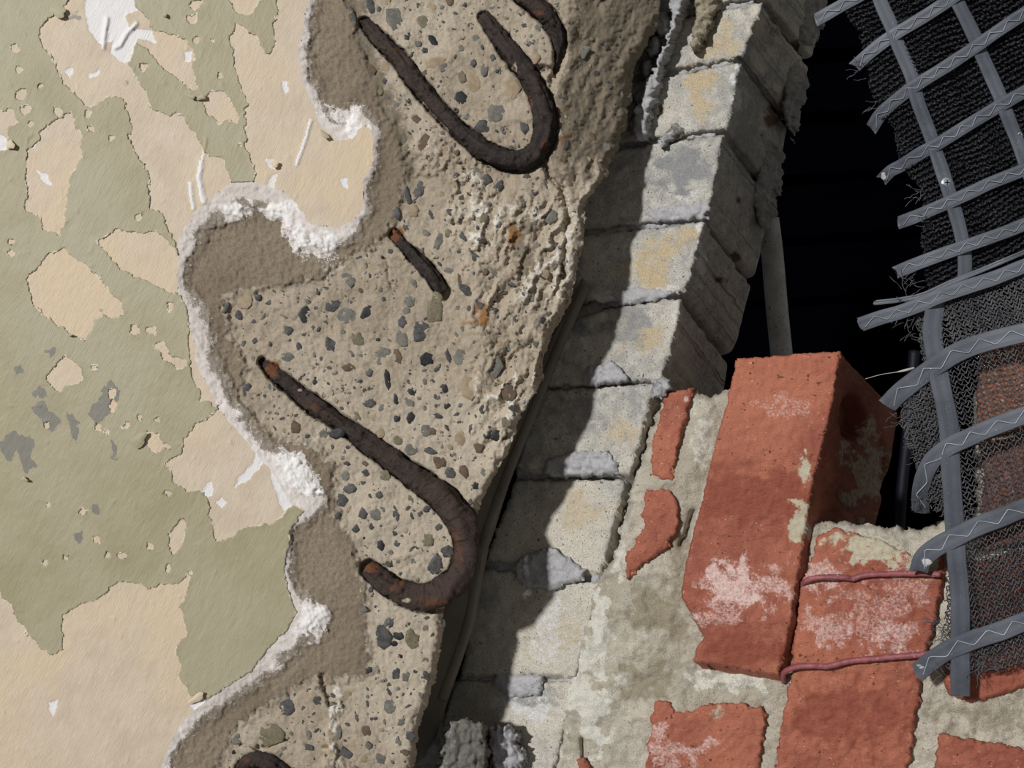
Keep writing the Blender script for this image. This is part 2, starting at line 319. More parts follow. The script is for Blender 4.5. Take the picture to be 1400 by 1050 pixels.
WHITEP = [
 [(114,11),(120,-20),(178,-20),(193,14),(171,21),(178,39),(207,39),(214,57),(186,55),(175,86),(164,86),(150,71),(154,54),(139,61),(121,43)],
 [(350,618),(361,632),(343,654),(318,670),(329,650),(343,636)], [(275,671),(289,657),(291,679),(280,681)],
 [(296,688),(303,680),(311,688),(303,696)], [(368,629),(380,645),(400,690),(388,700),(372,660)],
 [(88,98),(98,90),(103,95),(95,108)], [(122,105),(136,94),(134,102),(124,110)], [(383,112),(393,112),(396,122),(391,129)],
 [(364,218),(376,215),(378,232),(368,231)], [(370,240),(378,236),(374,256),(364,254)], [(466,246),(475,244),(475,260),(468,258)],
 [(-5,184),(5,184),(13,198),(8,205),(-5,204)], [(256,960),(272,948),(285,956),(268,970)], [(66,960),(76,958),(70,978)], [(250,75),(262,72),(262,84),(252,86)],
 [(48,230),(66,240),(70,252),(62,250)], [(40,190),(52,186),(48,200),(40,202)], [(70,960),(80,955),(78,965),(70,980)]]
GREYP = [[(0,607),(21,589),(50,600),(39,621),(50,636),(39,648),(30,640),(25,614),(14,632),(3,622)], [(20,498),(32,500),(33,510),(22,512)],
 [(42,558),(60,548),(80,575),(75,590),(60,580)], [(92,560),(106,580),(106,608),(95,590)], [(120,565),(150,520),(165,535),(160,555),(140,575),(128,585)], [(150,600),(160,610),(158,628),(152,620)],
 [(55,530),(62,540),(56,548),(44,535)], [(62,478),(76,472),(74,485),(66,488)],[(125,690),(138,692),(136,704),(126,700)],[(102,730),(113,727),(112,738),(104,740)]]
REBAR = {
 'H1': [(497,30,7),(520,55,10),(545,80,11),(570,115,11),(600,150,11),(625,175,11),(645,192,12),(665,208,13),(700,220,13),(725,214,13),(740,195,13),(745,165,14),(738,135,13),(720,100,12),(700,75,12),(680,48,10),(660,22,7)],
 'H2': [(680,-45,14),(706,-18,14),(730,5,13),(750,25,12),(762,50,9),(763,75,6),(758,100,3)],
 'H3': [(537,318,6),(552,335,6),(570,353,8),(590,375,9),(606,398,8)],
 'H4': [(357,492,5),(372,507,9),(400,530,10),(425,550,12),(455,570,11),(480,588,11),(510,610,13),(545,635,14),(580,660,16),(610,685,18),(632,715,19),(640,750,19),(632,785,20),(610,806,21),(580,816,18),(550,808,15),(525,795,13),(503,775,11)],
 'H5': [(326,1052,7),(345,1038,10),(365,1040,10),(390,1056,9)]}
AGG = [(470,-140),(470,0),(485,60),(510,130),(540,190),(552,240),(540,290),(520,325),(480,340),(440,375),(380,388),(330,396),(300,400),(308,450),(330,500),(325,560),(370,600),(430,615),(455,640),(452,700),(480,745),(492,800),(500,870),(505,915),(470,925),(420,925),(390,945),(330,985),(290,1050),(260,1200),(700,1200),(1000,600),(1000,-140)]
res = 1.7; gx0, gy0 = -110, -110
gnx, gny = int((935-gx0)/res), int((1165-gy0)/res)
X, Y = np.meshgrid(gx0+np.arange(gnx)*res, gy0+np.arange(gny)*res)
wx = 2.2*fbm(X*.07, Y*.07, 1.5, 4, .65); wy = 2.2*fbm(X*.07, Y*.07, 9.5, 4, .65)
polyB = B+[(1000, 1200), (1000, -140)]
SB = sdf(polyB, X+wx, Y+wy)
X, Y, SB = snap(X, Y, SB, res)
WC = np.array([(420,60,13),(413,100,15),(440,165,12),(478,178,26),(508,210,8),(495,280,10),(450,318,28),(400,290,28),(350,262,38),(300,280,36),(255,330,24),(245,370,11),(260,420,22),(285,450,30),(290,520,28),(310,560,26),(350,610,20),(400,655,42),(395,740,4),(396,800,12),(425,840,38),(390,880,30),(330,930,20),(270,990,20),(230,1040,14),(421,-60,12),(210,1120,14)], float)
wn = np.zeros(X.shape); wd = np.zeros(X.shape)
for (cx, cy, ww) in WC:
    k = 1/(((X-cx)**2+(Y-cy)**2)**1.5+2000); wn += k*ww; wd += k
RW = wn/wd*(1+.35*fbm(X*.05, Y*.05, 4.4, 3))+3*perlin(X*.2, Y*.2, 2)
SA = sdf(AGG, X+3*wx, Y+3*wy)
edgeP = EDGE+[(-400, 1200), (-400, -140)]
SE = sdf(edgeP, X+1.5*wx, Y+1.5*wy)
X, Y, SE = snap(X, Y, SE, res)
streak_u = (X*.9+Y*.42); streak_v = (-X*.42+Y*.9)
rmask = sstep(-25, 25, X+18*perlin(Y*.02, 3.3)-np.interp(Y, [-100,60,230,300,500,690,800,900,1100], [790,775,745,640,640,668,900,900,900]))
rmask = np.maximum(rmask, sstep(5, 25, sdf([(420,1060),(445,960),(458,930),(470,950),(462,1000),(520,1080)], X, Y))*.8)
rough = fbm(X*.045, Y*.045, 3, 6, .62)
h = np.zeros(X.shape)                                   # mm toward the room
ins = sstep(0, 1, SB)
inner = SB-RW
rim = np.clip(SB/np.maximum(RW, 3), 0, 1)
h -= ins*(1.8*rim**1.2+.5*np.clip(fbm(X*.12, Y*.12, 7, 4, .7), -1, 1)*sstep(0, 6, SB))
h -= 1.6*sstep(-5, 12, inner)
h -= ins*sstep(0, 10, inner)*(1.1*fbm(X*.018, Y*.018, 2, 3)+.28*fbm(X*.25, Y*.25, 8, 3, .7))
aggm = sstep(-2, 10, SA)*ins
h -= aggm*(2.0+1.3*fbm(X*.022, Y*.022, 3, 4, .42)+.08*fbm(X*.25, Y*.25, 12, 2, .6))
ridge = 1-np.abs(fbm(streak_u*.036+.6*wx/2.2*.3, streak_v*.010, 6, 6, .5))*1.7
top = sstep(330, 180, Y)
h += rmask*aggm*((1-top)*(5.2*ridge+.9*rough+1.2+.35*fbm(X*.15, Y*.15, 33, 3, .6))+top*(1.6*ridge+1.2*rough+.2-.24*np.clip(X-765, 0, 130)))
h += aggm*(1-rmask)*blobs([(655,285,38,75,.8),(640,300,25,50,.8),(590,215,45,30,.5)], X+wx*4, Y+wy*4)*(5+2.5*fbm(streak_u*.09, streak_v*.03, 9, 4, .65))
h -= 6*sstep(16, 0, SE)**2+np.where(SE < 16, 1, 0)*0
# crumbs of white plaster thrown up at the edges
WCR = [(480,172,22,22,1),(410,330,34,36,.75),(450,345,30,55,.7),(415,650,34,32,1.1),(400,625,28,18,.9),(425,600,40,20,.6),(380,290,40,18,.9),(430,850,26,34,1),(318,290,40,22,.7),(455,985,9,45,.9),(463,960,8,30,.9),(590,210,40,25,.55),(650,270,30,70,.7),(475,150,30,30,.6),(500,640,40,18,.4)]
wb = blobs(WCR, X+3*wx, Y+3*wy)
h += wb*ins*sstep(3, 12, SB)*(.7+1.1*np.abs(fbm(X*.10, Y*.10, 15, 5, .7)))
# cracks
for pl, wd_, dp in (([(742,225),(752,240),(768,262),(776,290),(775,330),(768,360),(772,380)], 3.2, 7), ([(505,335),(515,352),(528,358),(532,380),(540,402)], 1.5, 1.5), ([(700,95),(760,95),(750,130)], 4, 5), ([(440,920),(445,945),(450,965)], 2, 4), ([(330,1020),(360,1022),(395,1010)], 2, 4), ([(545,615),(552,650)], 1.5, 1.5), ([(375,425),(400,440),(440,400)], 3, 1.2)):
    dd = pdist(pl, X+1.6*wx, Y+1.6*wy); h -= ins*dp*np.exp(-(dd/wd_)**2)
# sockets the bars were broken out of
for k, P in REBAR.items():
    C = catmull(P, 6); m = (X > C[:, 0].min()-60) & (X < C[:, 0].max()+60) & (Y > C[:, 1].min()-60) & (Y < C[:, 1].max()+60)
    xx, yy = X[m], Y[m]; best = np.full(xx.shape, 1e9); rr = np.zeros(xx.shape)
    for c in C:
        d = np.hypot(xx-c[0]-2.5, yy-c[1]-2.5); u = d < best; best = np.where(u, d, best); rr = np.where(u, c[2], rr)
    g = sstep(4.5, -1.5, best-rr-1.8*perlin(xx*.08, yy*.08, 5)); hh = h[m]; h[m] = hh-g*(7+.25*rr)
# broken hollow inside the lower hook
h -= 4*blobs([(350,1062,40,28,1)], X, Y)+3*blobs([(545,785,40,22,1)], X, Y)
# paint surface relief
bru, brv = X*.88+Y*.47, -X*.47+Y*.88
paint = .09*fbm(bru*.16, brv*.035, 2.2, 3)+.12*fbm(X*.05, Y*.05, 5, 3)+.9*np.clip(perlin(X*.10, Y*.10, 77)-.50, 0, 1)+.05*fbm(bru*.4, brv*.07, 4.2, 2)
scr = [([(425,165),(418,190),(405,225)], 2.2, .9), ([(275,222),(272,245),(278,275)], 3.5, 1.0), ([(260,250),(264,285)], 2.6, .8), ([(146,25),(141,65)], 2.8, 1.4), ([(186,32),(172,48),(165,62),(158,65)], 3.0, 1.4), ([(282,190),(277,218)], 1.5, .5)]
scm = np.zeros(X.shape)
for pl, wd_, dp in scr:
    g = np.exp(-(pdist(pl, X+wx*.4, Y+wy*.4)/wd_)**2); paint += dp*g; scm = np.maximum(scm, g)
whitem = np.zeros(X.shape)
for P in WHITEP: 
    s = sdf(P, X+1.2*wx, Y+1.2*wy); whitem = np.maximum(whitem, sstep(-1.5, 1.5, s))
h += np.where(SB < 0, paint-.35*whitem, 0)+np.where((SB >= 0), (1-ins)*paint, 0)
VW = U(X, Y, -h/1000.0)
Qg = gridq(gnx, gny).reshape(-1, 4)
sbf, sef, saf, inf = [a.ravel()[Qg] for a in (SB, SE, SA, inner)]
ok = sef.min(1) >= -1e-6
isP = (sbf.mean(1) < 0) & ok
isRim = (~isP) & (inf.mean(1) < 0) & ok
isAgg = (~isP) & (~isRim) & (saf.mean(1) > 0) & ok
isRen = ok & ~isP & ~isRim & ~isAgg
greym = np.zeros(X.shape)
for P in GREYP: greym = np.maximum(greym, sstep(-3, 2.5, sdf(P, X+2*wx, Y+2*wy)))
attrs = {'w': np.maximum(whitem, (scm > .35)*.9*(np.abs(X-420) < 400)), 'grey': .75*blobs([(95,25,25,12,.7),(172,115,10,12,.7),(140,425,9,8,.7)], X, Y)}
wl = thing('wall_left', 'flat wall of flaking sage green paint over cream, at the left', 'wall', tuple(U(np.array(160.), np.array(1150.), np.array(0.))), None, 'structure')
sub = lambda m, at: compact(VW.reshape(-1, 3), Qg[m], {k: v.ravel() for k, v in at.items()})
V, Q, a = sub(isP, attrs); o = mk('cream_paint', V, Q, M['cream'], wl, a)
rimw = np.clip(.35+.9*(1-rim)+.6*wb, 0, 1)
rimg = np.clip(.16+.50*sstep(.2, .9, rim)+.25*fbm(X*.04, Y*.04, 91, 3)-.35*wb, 0, .64)*(SB > 3)
V, Q, a = sub(isRim, {'r': rimg, 'g': wb}); mk('white_plaster', V, Q, M['plaster'], wl, a)
wren = np.clip(sstep(14, 0, inner)*.42+wb*.62, 0, .8)
V, Q, a = sub(isRen, {'w': wren}); mk('sand_render', V, Q, M['render'], wl, a)
# the coat of green paint left on the cream: a thin layer with its own curled edge
GS = np.full(X.shape, 1e3)
for P in CREAM:
    Pa = np.array(P); m = (X > Pa[:, 0].min()-30) & (X < Pa[:, 0].max()+30) & (Y > Pa[:, 1].min()-30) & (Y < Pa[:, 1].max()+30)
    s = np.full(X.shape, 1e3); s[m] = -sdf(P, X[m]+1.5*wx[m], Y[m]+1.5*wy[m]); GS = np.minimum(GS, s)
GS = np.minimum(GS, -SB+.5)
X2, Y2, GS2 = snap(X, Y, np.clip(GS, -20, 20), res)
curl = np.exp(-np.clip(GS2, 0, 99)/3.0)
edge_lift = .15+.30*curl*(.45+1.3*perlin(X*.06, Y*.06, 21))
YG = -(h+edge_lift)/1000
Q = Qg[GS2.ravel()[Qg].min(1) >= -1e-6]
b = boundary(Q); bv = np.unique(b); mm = np.full(X.size, -1); mm[bv] = np.arange(len(bv))+X.size
VG = U(X2.ravel(), Y2.ravel(), YG.ravel()); VB = U(X2.ravel()[bv], Y2.ravel()[bv], -(h.ravel()[bv]-.25)/1000)
VB[:, 0] = VB[:, 0]; Q2 = np.stack([b[:, 1], b[:, 0], mm[b[:, 0]], mm[b[:, 1]]], 1)
gat = np.concatenate([greym.ravel(), greym.ravel()[bv]*0])
V, Q, a = compact(np.vstack([VG, VB]), np.vstack([Q, Q2]), {'grey': gat, 'w': np.concatenate([(.8*np.exp(-np.clip(GS2, 0, 99)/1.5)*sstep(-.3, .3, perlin(X*.05, Y*.05, 44))).ravel(), np.full(len(bv), .8)])})  # w: pale rim paints the highlight along the edge of the coat
mk('green_paint', V, Q, M['green'], wl, a)
# curled loose flakes
for (cx, cy, rx, ry, ang) in [(190,602,13,8,-.9),(80,16,10,8,.3),(275,133,7,4,-.4),(444,184,8,3.5,.8),(225,20,3,3,0),(33,655,5,3,.5),(375,224,6,5,.3),(268,955,13,5,-.6),(96,458,3,2,0),(14,198,6,6,.4),(262,132,5,3,.2)]:
    t = np.linspace(0, 6.283, 14)[:-1]; rr = 1+.18*np.sin(3*t+cx)+.1*np.cos(5*t+cy)
    pts = []
    for r_, lift in ((1, .0), (.6, .5), (.2, .7)):
        lx = rx*r_*rr*np.cos(t); ly = ry*r_*rr*np.sin(t)
        qx = cx+lx*math.cos(ang)-ly*math.sin(ang); qy = cy+lx*math.sin(ang)+ly*math.cos(ang)
        pts.append(U(qx, qy, -(1.0+1.6*(lx/rx+1)*.5+lift)/1000))
    for kk in (.6, 1.0):
        lx = rx*kk*rr*np.cos(t); ly = ry*kk*rr*np.sin(t); qx = cx+lx*math.cos(ang)-ly*math.sin(ang); qy = cy+lx*math.sin(ang)+ly*math.cos(ang)
    V = np.vstack(pts+[U(np.array([cx-0.]), np.array([cy-0.]), np.array([-.0025]))]); n_ = 13; Q = []
    for k in range(2):
        for i in range(n_): Q.append((k*n_+i, k*n_+(i+1) % n_, (k+1)*n_+(i+1) % n_, (k+1)*n_+i))
    T = [(q[0], q[1], q[2]) for q in Q]+[(q[0], q[2], q[3]) for q in Q]+[(2*n_+i, 2*n_+(i+1) % n_, 3*n_) for i in range(n_)]
    mk('paint_flake', V, T, M['cream'] if cx in (375, 268, 14) else M['green'], wl)
# the wall goes on beyond the frame
x0 = gx0; 
Vx = U(np.array([-1600, x0+2, x0+2, -1600.]), np.array([-900, -900, 2000, 2000.]), np.zeros(4)+.0003)
mk('cream_paint', Vx, [(0, 3, 2, 1)], M['cream'], wl)
# ---- concrete body
ct = thing('concrete_beam', 'broken brown concrete full of dark pebbles between painted wall and grey bricks', 'concrete', tuple(U(np.array(560.), np.array(1150.), np.array(.03))))
wcon = np.clip(wb*.7+.60*rmask*(1-top)*sstep(.35, .9, ridge)*sstep(-.6, .2, perlin(X*.012, Y*.012, 50)), 0, 1)  # plaster crumbs, plus highlights painted white on the streak ridges
bcon = np.clip(.75*top*rmask+.8*blobs([(715,345,26,70,.9),(740,420,16,60,.7),(690,480,18,30,.5)], X, Y)+.45*sstep(40, 0, SA)+.35*sstep(350, 100, Y)*(X < 620), 0, 1)
rst = blobs([(660,435,16,22,.9),(705,325,12,20,.8),(545,322,14,12,.9),(372,505,16,16,.8),(445,1020,6,6,.8),(770,190,10,20,.6),(655,440,25,10,.6)], X, Y)
Qa = Qg[isAgg]; be = boundary(Qa); sev = SE.ravel(); be = be[(sev[be[:, 0]] < 2) & (sev[be[:, 1]] < 2)]
bv = np.unique(be); rows = 10; base_n = X.size; PX, PY = X.ravel(), Y.ravel(); hv = h.ravel(); VV = [VW.reshape(-1, 3)]; QQ = [Qa]
mm = np.full(base_n, -1); mm[bv] = np.arange(len(bv))
for r in range(1, rows+1):
    t = r/rows; nn = fbm(PX[bv]*.05, PY[bv]*.05, t*3, 4, .6)*7*np.sin(t*3.0)
    VV.append(U(PX[bv]+nn-t*22, PY[bv]-t*4, -hv[bv]/1000+.055*t))
    a_, c_ = mm[be[:, 0]], mm[be[:, 1]]; off = base_n+(r-1)*len(bv)
    ta, tc = (be[:, 0], be[:, 1]) if r == 1 else (a_+off-len(bv), c_+off-len(bv))
    QQ.append(np.stack([tc, ta, a_+off, c_+off], 1))
ext = lambda f: np.concatenate([f.ravel()]+[f.ravel()[bv]]*rows)
V, Q, a = compact(np.vstack(VV), np.vstack(QQ), {'w': ext(wcon), 'b': ext(bcon), 'r': ext(rst)})
mk('concrete_body', V, Q, M['concrete'], ct, a)
def hat(px, py):
    i = np.clip(np.round((np.asarray(py)-gy0)/res).astype(int), 0, gny-1); j = np.clip(np.round((np.asarray(px)-gx0)/res).astype(int), 0, gnx-1)
    return h[i, j]
# ---- pebbles: each a part of the concrete
def stone_mesh(mat, k):
    rg = random.Random(k*13+5); n_ = rg.choice([7, 8, 9, 6]); ang = k % 2 == 0
    th = [2*math.pi*(i+rg.uniform(-.3, .3))/n_ for i in range(n_)]; rad = [rg.uniform(.72, 1.12) if ang else rg.uniform(.88, 1.05) for _ in th]
    V = []
    for s_, d_ in ((1.0, .9), (1.0, 0.0), (.72, -.75)):
        for t_, r_ in zip(th, rad): V.append((s_*r_*math.cos(t_), d_+(rg.uniform(-.18, .18) if s_ < 1 else 0), s_*r_*math.sin(t_)))
    V.append((rg.uniform(-.2, .2), -1.0, rg.uniform(-.2, .2))); Fc = []
    for L_ in range(2):
        for i in range(n_): Fc.append((L_*n_+i, L_*n_+(i+1) % n_, (L_+1)*n_+(i+1) % n_, (L_+1)*n_+i))
    for i in range(n_): Fc.append((2*n_+i, 2*n_+(i+1) % n_, 3*n_))
    me = bpy.data.meshes.new('stone'); me.from_pydata(V, [], Fc); me.materials.append(mat); me.update(); 
    for p in me.polygons: p.use_smooth = not ang
    return me
kinds = ['dark', 'black', 'grey', 'olive', 'tan', 'brown']
SM = {k: [stone_mesh(M['stone_'+k], i+10*j) for i in range(6)] for j, k in enumerate(kinds)}
ctloc = world_loc(ct); NST = 0
taken = []
def stone(px, py, rx, ry, kind, ang=0.0, up=.35):
    global NST
    rx *= 1.1; ry *= 1.1; hh = float(hat(px, py)); p = U(np.array(float(px)), np.array(float(py)), np.array(-hh/1000))
    o = bpy.data.objects.new('stone', random.choice(SM[kind])); COL.objects.link(o); o.parent = ct
    o.location = tuple(p-ctloc); kk = (D-hh/1000)/F
    o.scale = (rx*kk, up/1000*(1+.07*min(rx, ry)), ry*kk); o.rotation_euler = (random.uniform(-.12, .12), ang, random.uniform(-.12, .12)); NST += 1
    taken.append((px, py, max(rx, ry)))
d_, k_, g_, o_, t_, b_ = 'dark', 'black', 'grey', 'olive', 'tan', 'brown'
for s_ in [(481,23,5,15,d_),(539,27,14,17,g_),(507,7,6,13,d_),(519,14,5,6,k_),(578,30,8,9,o_),(557,49,5,6,k_),(582,68,6,5,k_),(571,59,5,5,g_),(607,92,7,7,g_),(631,103,6,12,o_),(630,135,9,10,k_),(662,95,5,9,g_),(679,154,13,15,g_,-.7),(659,174,12,10,d_,.3),(716,170,8,12,d_,.2),(570,162,9,7,b_),(579,196,8,13,b_,-.3),(573,259,7,23,d_,-.45),(557,268,5,14,d_,.3),(542,291,5,9,d_,.2),(555,311,4,12,d_,.3),(632,273,5,7,d_),(664,246,7,9,d_,-.3),(682,255,5,11,d_,-.4),(729,264,6,5,d_),(780,246,7,14,b_),(650,236,8,8,g_),(582,320,7,7,g_),(600,329,6,12,g_,-.4),(614,320,6,7,o_),(720,241,5,4,d_),(562,287,11,11,t_),(809,189,5,10,b_),(650,53,5,6,g_),(736,37,6,6,g_),(590,10,8,6,t_),(645,118,14,20,t_),(700,120,12,18,t_),(597,85,14,9,t_,.3),
 (353,407,5,5,k_),(370,414,8,5,d_,.2),(327,431,6,8,d_),(308,421,4,9,d_,-.5),(386,433,8,4,o_,.2),(394,450,6,10,d_,-.3),(475,432,13,13,g_,.5),(452,473,7,14,d_,.35),(489,462,9,14,o_,.4),(393,489,9,8,g_),(337,532,5,9,d_,-.3),(477,502,11,7,b_,.3),(521,487,14,14,g_),(543,487,6,10,b_),(584,491,10,10,k_,.5),(552,461,11,12,g_,-.5),(577,448,12,21,d_,-.45),(596,420,12,23,o_,-.15),(559,411,8,8,g_),(614,371,8,6,g_),(629,382,4,10,b_),(637,396,12,6,d_,-.7),(530,520,4,15,k_,.15),(504,550,10,9,d_),(564,535,7,6,k_),(557,550,11,6,g_,-.5),(541,546,4,8,k_,.3),(543,571,5,8,k_,-.3),(561,571,5,8,k_,-.3),(598,569,8,5,d_),(696,537,10,11,b_),(682,596,12,9,k_,.3),(692,577,7,7,o_),(645,586,6,8,d_),(675,500,12,17,g_,-.3),(629,487,9,13,g_),(704,439,5,10,d_),(546,600,9,7,o_,.2),(562,614,9,9,g_),(586,616,10,6,d_,-.3),(582,589,7,9,g_),(600,632,10,9,b_),(614,648,9,9,d_),(634,643,7,10,b_,.4),(662,645,5,6,g_),(461,593,12,8,k_,.2),(443,593,7,8,g_),(477,668,10,7,d_),(466,684,9,9,d_),(516,700,10,12,g_),(518,677,5,6,d_),(541,703,5,11,d_,.2),(496,702,6,8,d_),(516,630,9,8,g_),(525,650,9,8,o_),(500,646,6,6,d_),(404,584,8,9,b_),(612,486,4,9,d_,.3),(611,555,5,7,k_),(504,509,5,8,d_),(461,705,4,5,d_),(486,723,5,6,d_),(520,745,5,8,k_,.2),(595,773,10,15,d_,-.2),(584,739,9,10,o_),(611,754,9,9,d_),(600,723,6,7,d_),(521,871,13,18,d_,.3),(544,868,8,8,k_),(536,850,4,9,d_,-.4),(529,850,4,8,g_,-.6),(539,880,5,4,k_),(564,875,9,15,o_),(504,916,6,4,k_,.5),(541,921,6,9,d_),(555,923,6,8,g_),(582,927,6,10,d_),(496,832,7,4,g_,-.6),(604,852,5,9,d_,.3),(391,966,12,13,d_,-.3),(368,1004,20,19,o_),(323,1011,7,8,g_),(420,1021,9,4,d_,-.3),(471,1034,10,14,d_,.2),(487,979,3,8,d_),(462,1000,5,10,g_),(548,985,6,9,g_),(560,1008,9,8,d_),(500,1000,7,10,b_),(660,560,5,8,d_),(640,530,12,16,t_),(590,590,6,5,b_),(520,590,6,9,t_),(655,610,8,8,b_),(500,600,6,6,d_),(630,600,8,10,t_),(550,440,6,8,d_),(555,425,5,5,g_)]:
    a_ = s_[5] if len(s_) > 5 else random.uniform(-.3, .3); stone(s_[0], s_[1], s_[2], s_[3], s_[4], -a_)
agi = lambda px, py: SA[int((py-gy0)/res), int((px-gx0)/res)] > 8 and SE[int((py-gy0)/res), int((px-gx0)/res)] > 14 and SB[int((py-gy0)/res), int((px-gx0)/res)] > 30
RB = [catmull(P, 8) for P in REBAR.values()]
def clear(px, py, r):
    if any((px-a)**2+(py-b)**2 < (r+c+1)**2 for a, b, c in taken): return False
    return all((np.hypot(C[:, 0]-px, C[:, 1]-py)-C[:, 2]).min() > r+1 for C in RB)
tries = 0
while NST < 298 and tries < 9000:
    tries += 1; px, py = random.uniform(300, 850), random.uniform(-20, 1060); r = random.choice([3.5, 4, 4.5, 5, 5, 6, 7, 9, 11])
    if not agi(px, py) or not clear(px, py, r): continue
    if py < 330 and px > 770 and random.random() < .85: continue
    if px < 470 and 380 < py < 620 and random.random() < .6: continue
    stone(px, py, r*random.uniform(.6, 1), r*random.uniform(.8, 1.4), random.choice([d_, d_, d_, k_, g_, g_, o_, t_, t_, b_, g_]), random.uniform(-1, 1), .3)
# grit too small to pick apart
for kname, cnt in (('dark', 620), ('tan', 200), ('grey', 380)):
    Vs, Ts, nv, c = [], [], 0, 0
    while c < cnt:
        px, py = random.uniform(300, 850), random.uniform(-20, 1060); r = random.choice([1.2, 1.5, 2, 2.5, 3, 3.6, 4.4])
        if not agi(px, py): c += .02; continue
        if not clear(px, py, r): c += .05; continue
        if py < 330 and px > 770 and random.random() < .7: c += 1; continue
        hh = float(hat(px, py)); n_ = 6; a0 = random.uniform(0, 6); el = random.uniform(.5, 1); ca, sa = math.cos(a0), math.sin(a0)
        qx, qy, yy = [], [], []
        for (f_, up_) in ((1, -.4), (.6, .25)):
            for i in range(n_):
                t = 6.283*i/n_; lx = r*f_*math.cos(t)*random.uniform(.7, 1.2)*1.3; ly = r*f_*el*math.sin(t)
                qx.append(px+lx*ca-ly*sa); qy.append(py+lx*sa+ly*ca); yy.append(-(hh+up_)/1000)
        V_ = U(np.array(qx), np.array(qy), np.array(yy)); Vs.append(V_)
        for i in range(n_): j = (i+1) % n_; Ts += [(nv+i, nv+n_+j, nv+j), (nv+i, nv+n_+i, nv+n_+j)]
        for i in range(1, n_-1): Ts.append((nv+n_, nv+n_+i+1, nv+n_+i))
        nv += 2*n_; c += 1
    prop(mk('grit', np.vstack(Vs), Ts, M['stone_'+kname], ct, smooth=False), kind='stuff')

# ------------------------------------------------------------------ rusted reinforcing hooks
def rebar(key, label, dep, orange=(), pale=(), name='rebar_hook'):
    P = REBAR[key]; C = catmull(P, 1.6); n_ = len(C); t = np.linspace(0, 1, n_)
    Yc = np.interp(t, np.linspace(0, 1, len(dep)), dep)
    k = (D+Yc)/F; R = C[:, 2]*k*(1+.12*fbm(C[:, 0]*.07, C[:, 1]*.07, 4, 3))
    W = U(C[:, 0], C[:, 1], Yc)
    V, Q, _ = tube(W, R*.93, 26, .0004, 500., seed=len(key)+P[0][0]*.01, lump=.0016)
    ax, ay = proj(V)
    o = mk(name, V, fixq(V, Q), M['rust'], None, {'o': blobs(orange, ax, ay), 'pale': blobs(pale, ax, ay)})
    prop(o, label, 'rebar', 'rusted bars in the broken concrete')
    return o
rebar('H1', 'rusty steel bar bent into a wide hook, upper middle of the broken concrete', [.009, .007, .005, .004, .003, .004, .008], [(722,150,8,30,.8),(745,200,8,14,.7),(543,68,6,8,.6)], [(704,92,5,14,.9)])
rebar('H2', 'dark curved steel bar cut by the top edge right of the wide hook', [.004, .004, .006, .010, .015], [(735,18,14,8,.6)])
rebar('H3', 'short straight stub of rusty bar between the two hooks', [.010, .008, .007, .007, .010], [(540,322,12,12,1)], name='rebar_stub')
rebar('H4', 'thick rusty steel bar ending in a big J hook over the slab edge', [.012, .010, .009, .007, .005, .003, .003, .004, .007], [(372,507,12,12,1),(508,778,16,12,1),(545,800,20,12,.6),(592,822,30,8,.6),(625,750,10,40,.4),(430,556,14,7,.5)], [(410,533,6,4,.6),(555,822,12,6,.7)])
rebar('H5', 'dark rusty bar end in the hollow at the bottom edge of the concrete', [.013, .009, .008, .010], [(340,1042,10,8,.5)], name='rebar_stub')

# ------------------------------------------------------------------ grey brick pier
def redY(x, y): return .030-.00015*(x-900)
wm = thing('wall_middle', 'pale grey brick pier with staggered courses beside the dark opening', 'wall', tuple(U(np.array(780.), np.array(1120.), np.array(.06))), None, 'structure')
G = [[(890,-110),(1068,-110),(1046,-6),(872,28)],
 [(868,36),(1043,4),(1017,78),(845,108)],
 [(848,116),(1014,86),(995,176),(822,200)],
 [(815,208),(990,184),(969,295),(780,318)],
 [(778,325),(964,303),(938,399),(764,424)],
 [(762,431),(934,406),(906,519),(738,528)],
 [(735,534),(897,525),(862,649),(706,640)],
 [(706,656),(856,655),(822,786),(664,764)],
 [(650,776),(822,798),(788,925),(632,922)],
 [(622,930),(790,932),(755,1060),(585,1045)],
 [(580,1054),(755,1068),(730,1180),(560,1180)]]
YR = [.03]*6+[.034, .046, .05, .054, .056]
bl_y = [(905,345,38,30,.9),(885,375,42,26,.9),(940,320,26,20,.85),(985,55,42,40,.65),(960,130,26,45,.75),(955,115,34,30,.8),(885,460,26,26,.75),(850,450,40,40,.5),(845,590,45,26,.6),(790,700,55,40,.55),(730,850,30,60,.5),(770,870,40,40,.5)]
bl_w = [(935,270,40,12,.5),(915,390,30,22,.5),(955,320,9,40,.6),(958,360,12,40,.7),(1005,120,10,60,.6),(835,405,34,16,.6),(925,430,10,60,.5),(745,860,50,60,.5),(720,970,60,40,.6)]
bl_b = [(930,230,60,50,.9),(905,300,50,20,.7),(860,440,50,40,.7),(800,560,60,30,.6),(870,540,20,60,.5),(780,420,40,90,.8),(990,130,14,50,.5),(1040,200,60,260,.6),(730,950,60,30,.6)]
bl_r = [(1054,160,13,17,.95),(985,385,9,12,.9),(1005,350,9,12,.8),(1010,272,5,6,.8),(1050,40,20,24,.4),(905,150,10,14,.7),(1040,185,5,5,.7)]
dpx = (64, 84)
